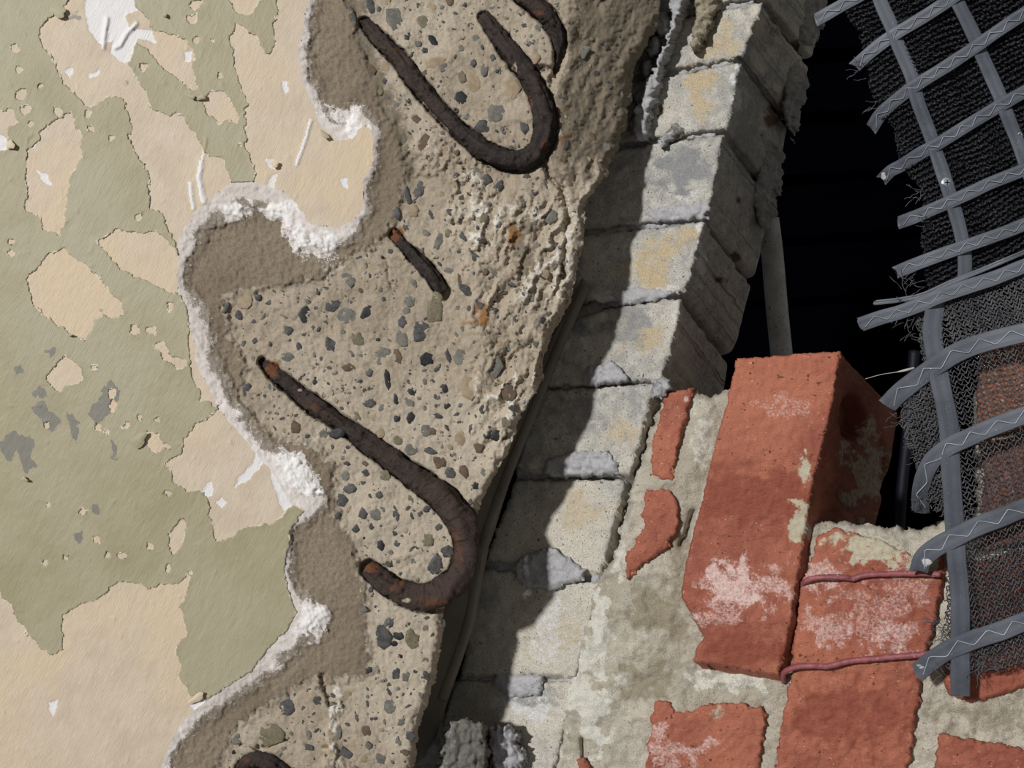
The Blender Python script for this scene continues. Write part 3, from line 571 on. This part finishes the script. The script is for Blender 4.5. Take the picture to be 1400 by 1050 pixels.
for i, P in enumerate(G):
    TL, TR, BRc, BL = P
    def Yf(x, y, TR=TR, BRc=BRc, i=i):
        t = np.clip((y-TR[1])/(BRc[1]-TR[1]), -.3, 1.3); rx = TR[0]+(BRc[0]-TR[0])*t
        return YR[i]+.0003*(rx-x)+.0006*math.sin(i*2.1)
    V, Q, a = slab(P, Yf, 2.0, 2.6, .07, 6, .0035, .0014, .055, dpx, .11, 30 if i < 7 else 8, seed=i*3.7+1, side_amp=.0022,
                   attr={'y': lambda x, y: blobs(bl_y, x, y), 'w': lambda x, y: blobs(bl_w, x, y), 'b': lambda x, y: blobs(bl_b, x, y), 'r': lambda x, y: blobs(bl_r, x, y)})
    mk('brick', V, Q, M['block'], wm, a)
parts = []
for i in range(len(G)-1):
    a0, a1 = G[i][3], G[i][2]; b1, b0 = G[i+1][1], G[i+1][0]
    ins_ = 13 if i < 6 else 2
    P = [(a0[0], a0[1]-3), (a1[0]-ins_, a1[1]-3), (b1[0]-ins_, b1[1]+4), (b0[0], b0[1]+4)]
    ym = YR[i+1]
    rr0, rr1 = a1[0], a1[0]
    parts.append(slab(P, lambda x, y, r=a1[0], ym=ym: ym+.0045+.0003*(r-x), 2.0, 2, .1, 3, .002, .0022, .09, (50, 80), .105, 16, seed=i*1.7+40, side_amp=.0025))
V, Q, a = join(parts); mk('mortar', V, Q, M['cement'], wm, a)
# rough lumps of mortar hanging along the back arris of the pier
bk = []
for (P, y_) in (([(1090,60),(1108,85),(1112,110),(1100,150),(1092,190),(1080,150),(1082,100)], .105), ([(1050,190),(1078,205),(1076,240),(1066,290),(1050,310),(1040,270),(1046,230)], .10), ([(1110,-40),(1134,-30),(1136,20),(1122,50),(1105,70),(1098,30)], .10)):
    bk.append(slab([(a-12, b) for a, b in P], lambda x, y, y_=y_: y_+.010+0*x, 2.0, 5, .08, 9, .008, .002, .08, (6, 8), .04, 6, seed=P[0][0]*.1))
V, Q, a = join(bk); mk('mortar_lump', V, Q, M['block'], wm, {'b': np.full(len(V), .6)})
# dabs of cement left on the faces
def gY(x, y): 
    ry = np.interp(y, [0, 184, 303, 406, 525, 655, 798, 932, 1060], [1044, 990, 964, 934, 897, 856, 822, 790, 755]); yr = np.interp(y, [0, 500, 600, 700, 850, 1000], [.03, .03, .034, .046, .05, .054])
    return yr+.0003*(ry-x)
for P, th, b_, sd in (([(796,516),(803,503),(836,493),(850,502),(861,521),(829,526),(803,529)], .006, 0, 1), ([(742,645),(746,629),(786,616),(829,616),(845,632),(847,648),(793,652),(757,652)], .008, 0, 2),
 ([(703,773),(714,761),(750,748),(768,756),(779,764),(803,779),(796,793),(771,798),(761,808),(721,802),(703,788)], .009, .2, 3), ([(679,916),(707,921),(745,923),(742,950),(700,955),(671,936)], .004, .2, 4),
 ([(835,405),(850,394),(880,392),(925,400),(900,412),(850,418)], .003, 0, 5), ([(880,290),(930,278),(972,275),(968,300),(900,306)], .002, 0, 6), ([(890,520),(912,515),(918,532),(905,545),(893,540)], .006, .4, 7)):
    V, Q, a = slab(P, lambda x, y, th=th: gY(x, y)-th, 1.8, 3, .09, 9, .005, .0018, .09, (1, 2), .012, 3, seed=sd*5., attr={'b': lambda x, y, b_=b_: np.full(x.shape, b_)})
    mk('cement_dab', V, Q, M['cement'], wm, a)
# broken fin of cement standing up beside the pier, and rubble at its foot
P = [(922,-60),(940,-60),(936,0),(921,43),(912,69),(901,103),(886,159),(883,193),(869,193),(863,178),(867,150),(880,124),(893,92),(912,54),(916,21)]
V, Q, a = slab(P, lambda x, y: .038+.0002*(930-x), 1.8, 4, .09, 7, .004, .0022, .08, (34, 6), .06, 14, seed=77., side_amp=.003, attr={'b': lambda x, y: np.clip(.3+.0*x, 0, 1)})
prop(mk('cement_fin', V, Q, M['cement'], None, a), 'long upright fin of rough grey cement wedged left of the top grey bricks', 'cement')
for P, y_, sd, lab, nm, mt, b_ in (([(948,-30),(985,-30),(980,15),(968,45),(950,70),(941,60),(950,25)], .036, 11, 'rough pale mortar ridge between cement fin and topmost grey bricks', 'mortar_lump', 'mortar', .6),
 ([(902,188),(915,172),(938,168),(946,180),(925,194),(905,200)], .046, 12, 'small crumbly mortar lump at the foot of the tall cement fin', 'mortar_lump', 'cement', .4),
 ([(598,1062),(604,1010),(618,986),(643,981),(663,990),(665,1030),(662,1075)], .03, 13, 'jagged dark lump of cement with white top at the bottom of the gap', 'cement_lump', 'cement', .5),
 ([(666,998),(688,990),(704,993),(706,1011),(718,1029),(714,1052),(672,1056)], .050, 14, 'flat grey cement scab right of the jagged lump at bottom', 'cement_lump', 'cement', .1),
 ([(775,425),(800,415),(830,412),(834,422),(805,432),(782,440)], .058, 15, 'thin mortar crumb in the shaded joint near the slab edge', 'mortar_lump', 'cement', .7)):
    V, Q, a = slab(P, lambda x, y, y_=y_: y_+0*x, 1.8, 5, .09, 10, .006, .003, .08, (6, 6), .03, 8, seed=sd*2.3, side_amp=.003, attr={'b': lambda x, y, b_=b_: np.clip(b_+.004*(x-x.min()), 0, 1)})
    prop(mk(nm, V, Q, M[mt], None, a), lab, 'cement' if nm[0] == 'c' else 'mortar')
# smooth strip running down the gap
P = [(796,380),(806,392),(770,470),(735,560),(700,650),(668,750),(650,850),(612,960),(596,1010),(560,1060),(540,1050),(590,880),(620,760),(680,600),(740,480)]
V, Q, a = slab(P, lambda x, y: .058+0*x, 2.2, .5, .03, 8, .006, .0002, .03, (0, 0), .02, 3, seed=5.)
strip = thing('joint_strip', 'smooth grey strip running down the dark gap beside the slab edge', 'strip', tuple(V.mean(0)))
mk('face', V, Q, M['strip'], strip, a)
C = catmull([(800,392),(764,472),(728,562),(692,652),(658,752),(640,850),(604,955)], 4); V, Q, _ = tube(U(C[:, 0], C[:, 1], .060+0*C[:, 0]), .0042, 10)
mk('rolled_edge', V, fixq(V, Q), M['strip'], strip)
# loose fill behind the slab so the gap closes
V, Q, a = slab([(800,-120),(930,-120),(905,80),(880,180),(840,250),(800,330),(790,420),(700,640),(620,860),(590,1120),(430,1120),(700,300)], lambda x, y: .098+0*x, 4, 3, .05, 10, .006, .005, .04, (0, 0), .02, 2, seed=9.)
prop(mk('gap_fill', V, Q, M['block'], wm, {'b': np.full(len(V), .8)}))
# rubble stuck in the top of the gap
for (cx, cy, r, y_) in ((905,30,16,.05),(893,62,13,.052),(884,95,12,.055),(876,135,11,.056),(905,75,9,.06),(868,170,10,.056)):
    V, Q, a = slab([(cx+r*math.cos(t)*random.uniform(.7, 1.1), cy+r*1.3*math.sin(t)*random.uniform(.7, 1.1)) for t in np.linspace(0, 6.28, 8)[:-1]], lambda x, y, y_=y_: y_+0*x, 2, 3, .1, r*.8, .008, .002, .1, (3, 4), .02, 4, seed=cx*.1)
    mk('rubble', V, Q, M['block'], wm, {'b': np.full(len(V), .7)})

# ------------------------------------------------------------------ red brick wall
wr = thing('wall_right', 'red brick wall with cream mortar at the lower right', 'wall', tuple(U(np.array(1100.), np.array(1150.), np.array(.02))), None, 'structure')
Mp = [(902,552),(948,531),(962,538),(975,543),(1000,532),(1060,600),(1104,716),(1160,713),(1210,720),(1262,721),(1290,712),(1335,705),(1330,560),(1340,474),(1560,430),(1560,1200),(725,1200),(755,1050),(775,950),(795,860),(812,800),(840,760),(852,700),(866,655),(880,610)]
def mY(x, y):
    base = redY(x, y)+.0035+.0025*perlin(x*.02, y*.02, 3)
    base = base+.012*sstep(870, 800, x)*0
    # the joint between the small bricks and the tall brick stands proud, the crack beside it is open
    for pl, w_, d2 in (([(1104,716),(1092,790),(1080,860),(1068,925)], 4.5, .014), ([(948,700),(938,730),(930,745)], 4, .010), ([(860,690),(850,720)], 3, .012), ([(768,1000),(758,1050)], 3, .010), ([(800,795),(830,792)], 2, .004), ([(795,1010),(798,1050)], 3, .008)):
        base = base+d2*np.exp(-(pdist(pl, x+3*perlin(x*.1, y*.1), y)/w_)**2)
    base = base-.004*np.exp(-(pdist([(965,560),(950,620),(935,665),(890,662)], x, y)/14)**2)
    return base
V, Q, a = slab(Mp, mY, 2.0, 5, .06, 12, .010, .0018, .055, (30, 30), .06, 8, seed=3.3, attr={
    'b': lambda x, y: blobs([(900,840,60,60,.8),(880,930,70,50,.7),(940,800,40,60,.7),(1340,980,120,50,.6),(930,750,30,50,.7),(1200,760,200,60,.2)], x, y),
    'w': lambda x, y: np.maximum(blobs([(800,960,50,120,.8),(820,850,26,80,.8),(845,740,20,90,.6),(1000,930,90,26,.6),(960,600,30,80,.5)], x, y), 0)})
mk('mortar', V, Q, M['mortar'], wr, a)
def wmask(bl): return lambda x, y: blobs(bl, x, y)
R3 = [(1008,490),(1060,487),(1150,480),(1141,540),(1128,600),(1112,660),(1103,720),(1096,760),(1088,805),(1080,860),(1065,924),(1010,915),(947,904),(950,890),(962,872),(945,840),(931,815),(936,780),(945,740),(958,690),(970,640),(980,600),(992,560),(1000,520)]
def bandY(x, y):  # face bent to mimic the bands of light and shade
    y = y-.03*(x-1000)
    hb = np.interp(y, [485, 500, 535, 617, 624, 735, 742, 800, 848, 855, 925], [0, 1.5, 2, 7, 6.5, 1, 2.0, 6.5, 10, 9.0, 4.5])
    return redY(x, y)-.009-hb*.00075
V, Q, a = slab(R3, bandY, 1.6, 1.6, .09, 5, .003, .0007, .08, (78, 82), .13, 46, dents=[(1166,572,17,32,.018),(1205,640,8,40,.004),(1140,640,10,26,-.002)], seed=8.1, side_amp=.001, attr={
    'w': wmask([(1000,800,75,55,.62),(1060,800,45,50,.5),(1070,560,60,36,.40),(1030,600,40,26,.30),(980,840,50,26,.45)]), 'd': wmask([(1030,680,120,58,.95),(1010,890,110,34,.95),(1185,640,60,140,1.0),(1080,500,110,16,.3)]), 'm': wmask([(1102,640,14,26,.8),(1092,712,22,40,.85),(1190,640,60,110,.55),(1170,520,20,30,.4)])})  # pale and dark bands, darker side: light and shade painted into the colour
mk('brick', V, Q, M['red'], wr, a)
RB_ = [
 ([(907,546),(914,535),(948,531),(942,556),(936,579),(926,615),(919,655),(900,654),(888,650),(895,600)], [(925,560,20,20,.3)], [(940,545,8,12,.6)], .002),
 ([(884,668),(916,670),(926,690),(930,709),(922,735),(907,752),(893,762),(875,775),(857,793),(855,772),(858,757),(872,735),(877,721),(881,695)], [], [(905,755,10,10,.4)], .002),
 ([(1118,732),(1140,722),(1200,735),(1245,760),(1290,745),(1287,800),(1278,850),(1262,910),(1256,950),(1250,1000),(1243,1070),(1238,1160),(1040,1160),(1058,1060),(1068,990),(1075,950),(1080,930),(1087,870),(1094,810),(1108,770)], [(1130,790,50,40,.52),(1220,870,60,50,.50),(1130,860,60,50,.48),(1240,800,50,60,.42),(1200,840,90,60,.42)], [(1140,760,40,40,.0),(1175,745,50,34,.85),(1235,745,60,42,1.0),(1270,770,22,30,.7)], .004),
 ([(893,962),(905,955),(930,975),(948,968),(975,958),(1010,962),(1045,968),(1047,990),(1038,1050),(1030,1160),(860,1160),(875,1090),(884,1040),(890,1000)], [(940,1030,50,40,.5),(900,1020,30,40,.5)], [(985,975,26,22,.5),(1040,1000,12,40,.3)], .002),
 ([(1300,770),(1330,770),(1400,750),(1560,740),(1560,905),(1440,925),(1372,950),(1330,960),(1296,950),(1290,930),(1302,860)], [(1315,830,25,50,.45)], [(1300,930,20,20,.4)], .004),
 ([(1284,1003),(1330,1010),(1400,1025),(1560,1040),(1560,1160),(1262,1160),(1272,1080),(1278,1040)], [(1300,1040,60,30,.2)], [], .003),
 ([(790,1040),(798,1036),(806,1045),(804,1100),(788,1100)], [], [], .002)]
for P, bw, bm, pr in RB_:
    big = P[0][0] == 1118
    V, Q, a = slab(P, lambda x, y, pr=pr, big=big: redY(x, y)-pr-(.0022*np.interp(y, [720, 790, 905, 925, 1050], [0, .6, 1.8, 1.2, .0]) if big else 0), 1.8, 4, .07, 5, .003, .0009, .08, (12, 12), .03, 5, seed=P[0][0]*.37, attr={'w': wmask(bw), 'm': wmask(bm), 'd': wmask([(1160,980,120,60,.9),(1350,900,120,200,.6)])})  # d darkens bricks below the shadow line and behind netting: painted shade
    mk('brick', V, Q, M['red'], wr, a)
for P in ([(1342,480),(1400,462),(1560,430),(1560,560),(1400,590),(1332,600),(1336,540)], [(1336,606),(1400,596),(1560,566),(1560,730),(1400,742),(1345,756),(1340,700),(1346,650)]):
    V, Q, a = slab(P, lambda x, y: redY(x, y)-.004, 2, 3, .07, 6, .003, .0012, .08, (12, 12), .05, 6, seed=P[0][1]*.31)
    mk('brick', V, Q, M['redside'], wr, a)

# ------------------------------------------------------------------ pipes in the opening
C = catmull([(1050,300),(1056,350),(1062,420),(1070,500),(1080,600)], 4)
V, Q, _ = tube(U(C[:, 0], C[:, 1], .20+0*C[:, 0]), 14.5*(.75)/F, 20)
prop(mk('steel_pipe', V, fixq(V, Q), M['pipe'], None), 'dull grey metal pipe standing behind the top red brick', 'pipe')
C = catmull([(1250,480),(1240,600),(1232,680),(1226,800)], 6)
V, Q, _ = tube(U(C[:, 0], C[:, 1], .35+0*C[:, 0]), .006, 12)
prop(mk('blue_pipe', V, fixq(V, Q), M['bluepipe'], None), 'thin dark blue pipe in the opening left of the netting', 'pipe')

# ------------------------------------------------------------------ red tie wires over the bricks
for P, lab in (([(1094,806,.006),(1100,796,-.006),(1115,790,-.012),(1150,789,-.018),(1165,791,-.018),(1185,786,-.021),(1230,784,-.028),(1285,785,-.038)], 'upper of the two dull red wires crossing the red brick'),
               ([(1072,932,.008),(1072,920,-.004),(1085,913,-.010),(1105,910,-.015),(1130,911,-.018),(1160,904,-.022),(1200,900,-.028),(1270,894,-.040)], 'lower dull red wire bent over the brick edge, under the netting end')):
    C = catmull(P, 2); V, Q, _ = tube(U(C[:, 0], C[:, 1], C[:, 2]-.001), .0019, 10, .0003, 300.)
    prop(mk('tie_wire', V, fixq(V, Q), M['wire'], None), lab, 'wire', 'tie wires')

# ------------------------------------------------------------------ debris netting with sewn straps
def netY(x, y):
    return -.034-.00013*(x-1150)-.0022*np.sin(y*.021+x*.011)-.003*sstep(380, 470, y)+.012*sstep(1290, 1180, x)
netU = thing('debris_netting', 'upper black knitted netting panel with grey straps, torn left edge over the dark opening', 'netting', tuple(U(np.array(1300.), np.array(380.), np.array(-.05))), 'torn netting panels')
netL = thing('debris_netting', 'lower frayed netting panel with broad grey straps hanging over red bricks', 'netting', tuple(U(np.array(1330.), np.array(930.), np.array(-.06))), 'torn netting panels')
def strap(P, wpx, lift, parent, stitch=True, bend=None, ragend=True, white=()):
    C = catmull(P, 2.5); n_ = len(C); T = np.gradient(C[:, :2], axis=0); T /= np.linalg.norm(T, axis=1)[:, None]
    Nn = np.stack([-T[:, 1], T[:, 0]], 1)
    s = np.cumsum(np.r_[0, np.linalg.norm(np.diff(C[:, :2], axis=0), axis=1)])
    wv = wpx*(1+.05*perlin(s*.03, C[0, 0]*.1)); 
    Yc = netY(C[:, 0], C[:, 1])-lift-.0012*perlin(s*.025, 5.5, C[0, 1]*.1)
    if bend is not None: Yc = Yc+bend*np.exp(-s/26.)
    prof = [(-.5, .0), (-.46, -.0007), (-.25, -.0009), (0, -.0007), (.25, -.0009), (.46, -.0007), (.5, 0), (.46, .0007), (0, .0008), (-.46, .0007)]
    V = []
    tw = .002*perlin(s*.012, 8.8+C[0, 1])
    for (u, dd) in prof:
        q = C[:, :2]+Nn*(u*wv)[:, None]
        if ragend: q[0] -= T[0]*2.5*math.sin(u*23+C[0, 0])
        V.append(U(q[:, 0], q[:, 1], Yc+dd+u*tw))
    V = np.stack(V, 1); k = len(prof); i = np.arange(n_-1)[:, None]*k+np.arange(k)[None]; j = np.arange(n_-1)[:, None]*k+(np.arange(k)[None]+1) % k
    Q = np.stack([i, i+k, j+k, j], -1).reshape(-1, 4); V = V.reshape(-1, 3)
    caps = []
    for o_ in (0, (n_-1)*k): caps += [(o_+0, o_+1, o_+9, o_+9), (o_+1, o_+2, o_+8, o_+9), (o_+2, o_+3, o_+8, o_+8), (o_+3, o_+4, o_+8, o_+8), (o_+4, o_+5, o_+7, o_+8), (o_+5, o_+6, o_+7, o_+7)]
    Q = np.vstack([Q, np.array(caps)]); ax, ay = proj(V)
    st = mk('strap', V, fixq(V, Q), M['strap'], parent, {'w': np.maximum(blobs(white, ax, ay), 0)}, smooth=False)
    if stitch:
        zs = []; L_ = s[-1]; q = 6; sg = 1; pitch = wpx*.78
        while q < L_:
            x_ = np.interp(q, s, C[:, 0]); y_ = np.interp(q, s, C[:, 1]); nx_ = np.interp(q, s, Nn[:, 0]); ny_ = np.interp(q, s, Nn[:, 1]); yy = np.interp(q, s, Yc)
            zs.append((x_+nx_*sg*wpx*.26, y_+ny_*sg*wpx*.26, yy-.0013)); sg = -sg; q += pitch*random.uniform(.85, 1.15)
        if len(zs) > 2:
            Z = np.array(zs); t = np.linspace(0, len(Z)-1, len(Z)*5); Cc = np.stack([np.interp(t, np.arange(len(Z)), Z[:, c]) for c in range(3)], 1)
            V, Q, _ = tube(U(Cc[:, 0], Cc[:, 1], Cc[:, 2]), .00022 if wpx < 24 else .00032, 5, closed=False)
            mk('stitching', V, Q, M['stitch'], st)
    return st
def S(*a, **k): return strap(*a, **k)
# cross straps first (they run under)
S([(1185,-55),(1203,0),(1220,38),(1229,64),(1246,103),(1255,139),(1271,182),(1282,215),(1295,254),(1306,290),(1314,320),(1319,350),(1319,388)], 20, .0014, netU, False)
S([(1285,-55),(1308,0),(1331,47),(1342,75),(1366,129),(1379,163),(1391,193),(1408,240),(1430,300),(1440,360)], 20, .0014, netU, False, white=[(1394,183,8,2,.9)])
S([(1282,398),(1279,418),(1275,454),(1279,486),(1286,525),(1297,579),(1300,640),(1305,714),(1308,764),(1313,825),(1313,925),(1313,952)], 27, .0014, netL, False)
for P, b_ in (([(1115,28),(1150,8),(1185,-12),(1230,-45)], .006), ([(1168,92),(1192,70),(1220,49),(1245,34),(1271,18),(1310,-8),(1370,-50)], .004),
           ([(1191,177),(1207,153),(1239,126),(1258,113),(1295,90),(1331,66),(1365,42),(1400,19),(1450,-12),(1500,-40)], .008), ([(1205,247),(1218,234),(1233,226),(1258,210),(1282,197),(1325,170),(1370,143),(1400,126),(1450,98),(1500,70)], .010),
           ([(1228,305),(1250,297),(1271,288),(1301,275),(1330,262),(1353,251),(1400,232),(1450,208),(1500,185)], .004), ([(1224,373),(1250,362),(1293,346),(1336,331),(1370,319),(1400,307),(1450,285),(1500,262)], .004)):
    S(P, 18, .0031, netU, True, bend=b_, white=[(1208,240,6,8,.8)] if P[0][0] == 1205 else ())
S([(1196,414),(1230,410),(1262,403),(1300,386),(1340,370),(1400,345),(1460,320)], 7, .003, netU, False, bend=.003)
S([(1176,444),(1205,434),(1230,427),(1262,415),(1282,406),(1320,393),(1360,380),(1400,364),(1450,345),(1500,325)], 20, .0050, netL, True, bend=.002)
for P, b_ in (([(1213,555),(1225,542),(1240,529),(1274,504),(1311,481),(1347,468),(1400,455),(1450,447),(1500,440)], .006), ([(1259,700),(1259,675),(1264,650),(1277,627),(1299,610),(1325,598),(1352,586),(1400,568),(1450,552),(1500,540)], .012),
           ([(1256,782),(1262,764),(1279,749),(1299,738),(1338,719),(1370,707),(1400,695),(1450,680),(1500,668)], .006), ([(1253,921),(1272,905),(1296,889),(1318,880),(1336,873),(1370,862),(1400,850),(1450,832),(1500,815)], .002)):
    S(P, 27 if P[0][0] != 1259 else 25, .0034, netL, True, bend=b_, white=[(1268,770,12,10,.8),(1258,912,10,10,.5)])
# knitted cloth
def knit(poly, ang, pitch, per, ampl, rad, mat, parent, back=.0, seed=0, drop=.04, links=True):
    P = np.asarray(poly, float); c0 = P.mean(0); R_ = 420; ca, sa = math.cos(ang), math.sin(ang); parts = []
    lines = []
    for r_ in np.arange(-R_, R_, pitch):
        u = np.arange(-R_, R_, per/4.); rr = r_+1.6*perlin(u*.02, r_*.02, seed)*pitch*.5
        v = rr+ampl*np.sin(u*2*math.pi/per+r_*1.3)
        lines.append((u, v))
        if links:
            ul = np.arange(-R_, R_, per*.5); vl = r_+np.where(np.arange(len(ul)) % 2 == 0, .0, pitch)+1.0*perlin(ul*.05, r_*.3, seed+2); lines.append((ul, vl))
    V_, Q_, nv = [], [], 0
    for u, v in lines:
        x = c0[0]+u*ca+v*sa; y = c0[1]-u*sa+v*ca
        ins_ = sdf(P, x+4*perlin(x*.07, y*.07, seed), y+4*perlin(x*.07, y*.07, seed+5))
        good = (ins_ > 0) & ~((perlin(x*.05, y*.05, seed+9) > .62) & (ins_ < 14)) & (RNG.random(len(x)) > drop*.3)
        Yc = netY(x, y)+.0008+back+.0008*np.sin(u*.9)
        k = (D+Yc)/F; W = U(x, y, Yc)
        idx = np.where(good[:-1] & good[1:])[0]
        if len(idx) == 0: continue
        A, Bp = W[idx], W[idx+1]; T = Bp-A; T /= np.linalg.norm(T, axis=1)[:, None]+1e-9
        n1 = np.cross(T, (0, -1., 0)); n1 /= np.linalg.norm(n1, axis=1)[:, None]+1e-9
        rr = rad*(.8+.4*RNG.random(len(idx)))[:, None]
        up = np.array([0, -1., 0])
        ring = [n1*rr, -.5*n1*rr+up*rr*.87, -.5*n1*rr-up*rr*.87]
        ring = [n1*rr, up*rr, -n1*rr]
        vv = np.stack([A+q for q in ring]+[Bp+q for q in ring], 1); m_ = len(idx)
        b0 = nv+np.arange(m_)*6
        for a, b in ((0, 1), (1, 2), (2, 0)): Q_.append(np.stack([b0+a, b0+b, b0+3+b, b0+3+a], 1))
        V_.append(vv.reshape(-1, 3)); nv += m_*6
    o = mk('net_cloth', np.vstack(V_), np.vstack(Q_), mat, parent, smooth=True); return prop(o, kind='stuff')
PU = [(1135,-60),(1145,-10),(1155,18),(1172,40),(1184,88),(1190,125),(1202,160),(1222,172),(1225,200),(1232,232),(1256,252),(1262,285),(1258,330),(1264,375),(1268,402),(1330,380),(1400,350),(1480,320),(1480,-60)]
PL = [(1250,420),(1256,450),(1262,500),(1250,540),(1226,562),(1235,590),(1250,620),(1256,660),(1272,690),(1290,710),(1300,760),(1290,850),(1272,915),(1330,920),(1480,900),(1480,330),(1320,395)]
knit(PU, math.radians(27), 7.4, 9, 1.3, .00085, M['thread'], netU, 0, 1, .02, False)
knit(PU, math.radians(27), 7.4, 5, .6, .00028, M['thread'], netU, .002, 2, .05, True)
knit(PU, math.radians(30), 7.0, 9, 1.5, .00050, M['thread'], netU, .010, 6, .05, False)
knit(PL, math.radians(14), 7.6, 10, 1.4, .00034, M['thread_pale'], netL, 0, 3, .05, True)
knit([(1285,395),(1480,345),(1480,440),(1390,447),(1300,490)], math.radians(20), 6.4, 9, 1.8, .00048, M['thread_pale'], netL, -.001, 8, .05, True)
knit([(1250,425),(1262,500),(1226,562),(1235,590),(1256,660),(1275,700),(1296,700),(1275,420)], math.radians(70), 5.0, 7, 1.6, .00045, M['thread_pale'], netL, .003, 4, .05, True)
knit([(1330,760),(1480,700),(1480,900),(1300,930),(1290,790)], math.radians(60), 6.5, 8, 1.6, .00036, M['thread'], netL, .002, 5, .05, True)
# frayed ends
def frays(spots, parent, seed):
    rg = random.Random(seed); parts = []
    for (cx, cy, dx, dy, n_, ln) in spots:
        for _ in range(n_//2+1):
            x, y = cx+rg.uniform(-10, 10), cy+rg.uniform(-14, 14); a = math.atan2(dy, dx)+rg.uniform(-.8, .8); pts = []; y3 = float(netY(np.array(x), np.array(y)))
            for k in range(6):
                pts.append((x, y, y3-.001+.0015*rg.uniform(-1, 1))); a += rg.uniform(-.5, .5); x += math.cos(a)*ln/5; y += math.sin(a)*ln/5
            C = catmull(pts, 2.5); parts.append(tube(U(C[:, 0], C[:, 1], C[:, 2]), .0002, 4, closed=False))
    V, Q, _ = join(parts); prop(mk('frayed_thread', V, Q, M['thread_pale'], parent), kind='stuff')
frays([(1180,95,-1,.2,10,18),(1195,150,-1,.3,8,16),(1262,262,-1,.3,12,20),(1258,380,-1,.1,14,22),(1240,400,-1,-.6,10,24),(1270,300,-1,.3,8,14)], netU, 3)
frays([(1235,570,-1,1,16,20),(1255,450,-1,.2,14,20),(1240,428,-1,.4,14,18),(1262,690,-.3,1,10,16),(1290,860,-1,.1,24,26),(1285,915,-1,.2,12,22),(1252,620,-1,.4,12,14),(1340,905,.2,.6,20,26)], netL, 5)
# screw through the cross strap
p = U(np.array(1294.), np.array(250.), netY(np.array(1294.), np.array(250.))-.0025)
scr_ = thing('screw', 'bright cross-head screw through the grey cross strap of the upper netting', 'screw', tuple(p))
t = np.linspace(0, 2*np.pi, 20, endpoint=False); V, Q = [], []
for r_, dy in ((.0030, .0012), (.0034, 0), (.0031, -.0005), (.0018, -.0009), (.0004, -.001)):
    for a in t: V.append((p[0]+r_*math.cos(a), p[1]+dy, p[2]+r_*math.sin(a)))
for L_ in range(4):
    for i in range(20): Q.append((L_*20+i, L_*20+(i+1) % 20, (L_+1)*20+(i+1) % 20, (L_+1)*20+i))
mk('head', V, Q, M['zinc'], scr_)
V, Q = [], []
for (a, b) in ((.0016, .0003), (.0003, .0016)):
    n0 = len(V)
    for (x_, z_) in ((-a, -b), (a, -b), (a, b), (-a, b)): V.append((p[0]+x_, p[1]-.00112, p[2]+z_))
    for (x_, z_) in ((-a, -b), (a, -b), (a, b), (-a, b)): V.append((p[0]+x_, p[1]-.0008, p[2]+z_))
    Q += [(n0, n0+1, n0+2, n0+3), (n0, n0+4, n0+5, n0+1), (n0+1, n0+5, n0+6, n0+2), (n0+2, n0+6, n0+7, n0+3), (n0+3, n0+7, n0+4, n0)]
mk('cross_recess', V, Q, M['screwdark'], scr_, smooth=False)
# stray fibre between brick and netting
C = catmull([(1183,518,-.02),(1205,512,-.025),(1230,508,-.03),(1250,503,-.032)], 2); R_ = np.interp(C[:, 0], [1183, 1225, 1232, 1240, 1250], [.00015, .0002, .0007, .0009, .0006])
V, Q, _ = tube(U(C[:, 0], C[:, 1], C[:, 2]), R_, 6)
prop(mk('stray_fibre', V, fixq(V, Q), M['fibre'], None), 'thin pale fibre stretching from the red brick to the netting', 'fibre')
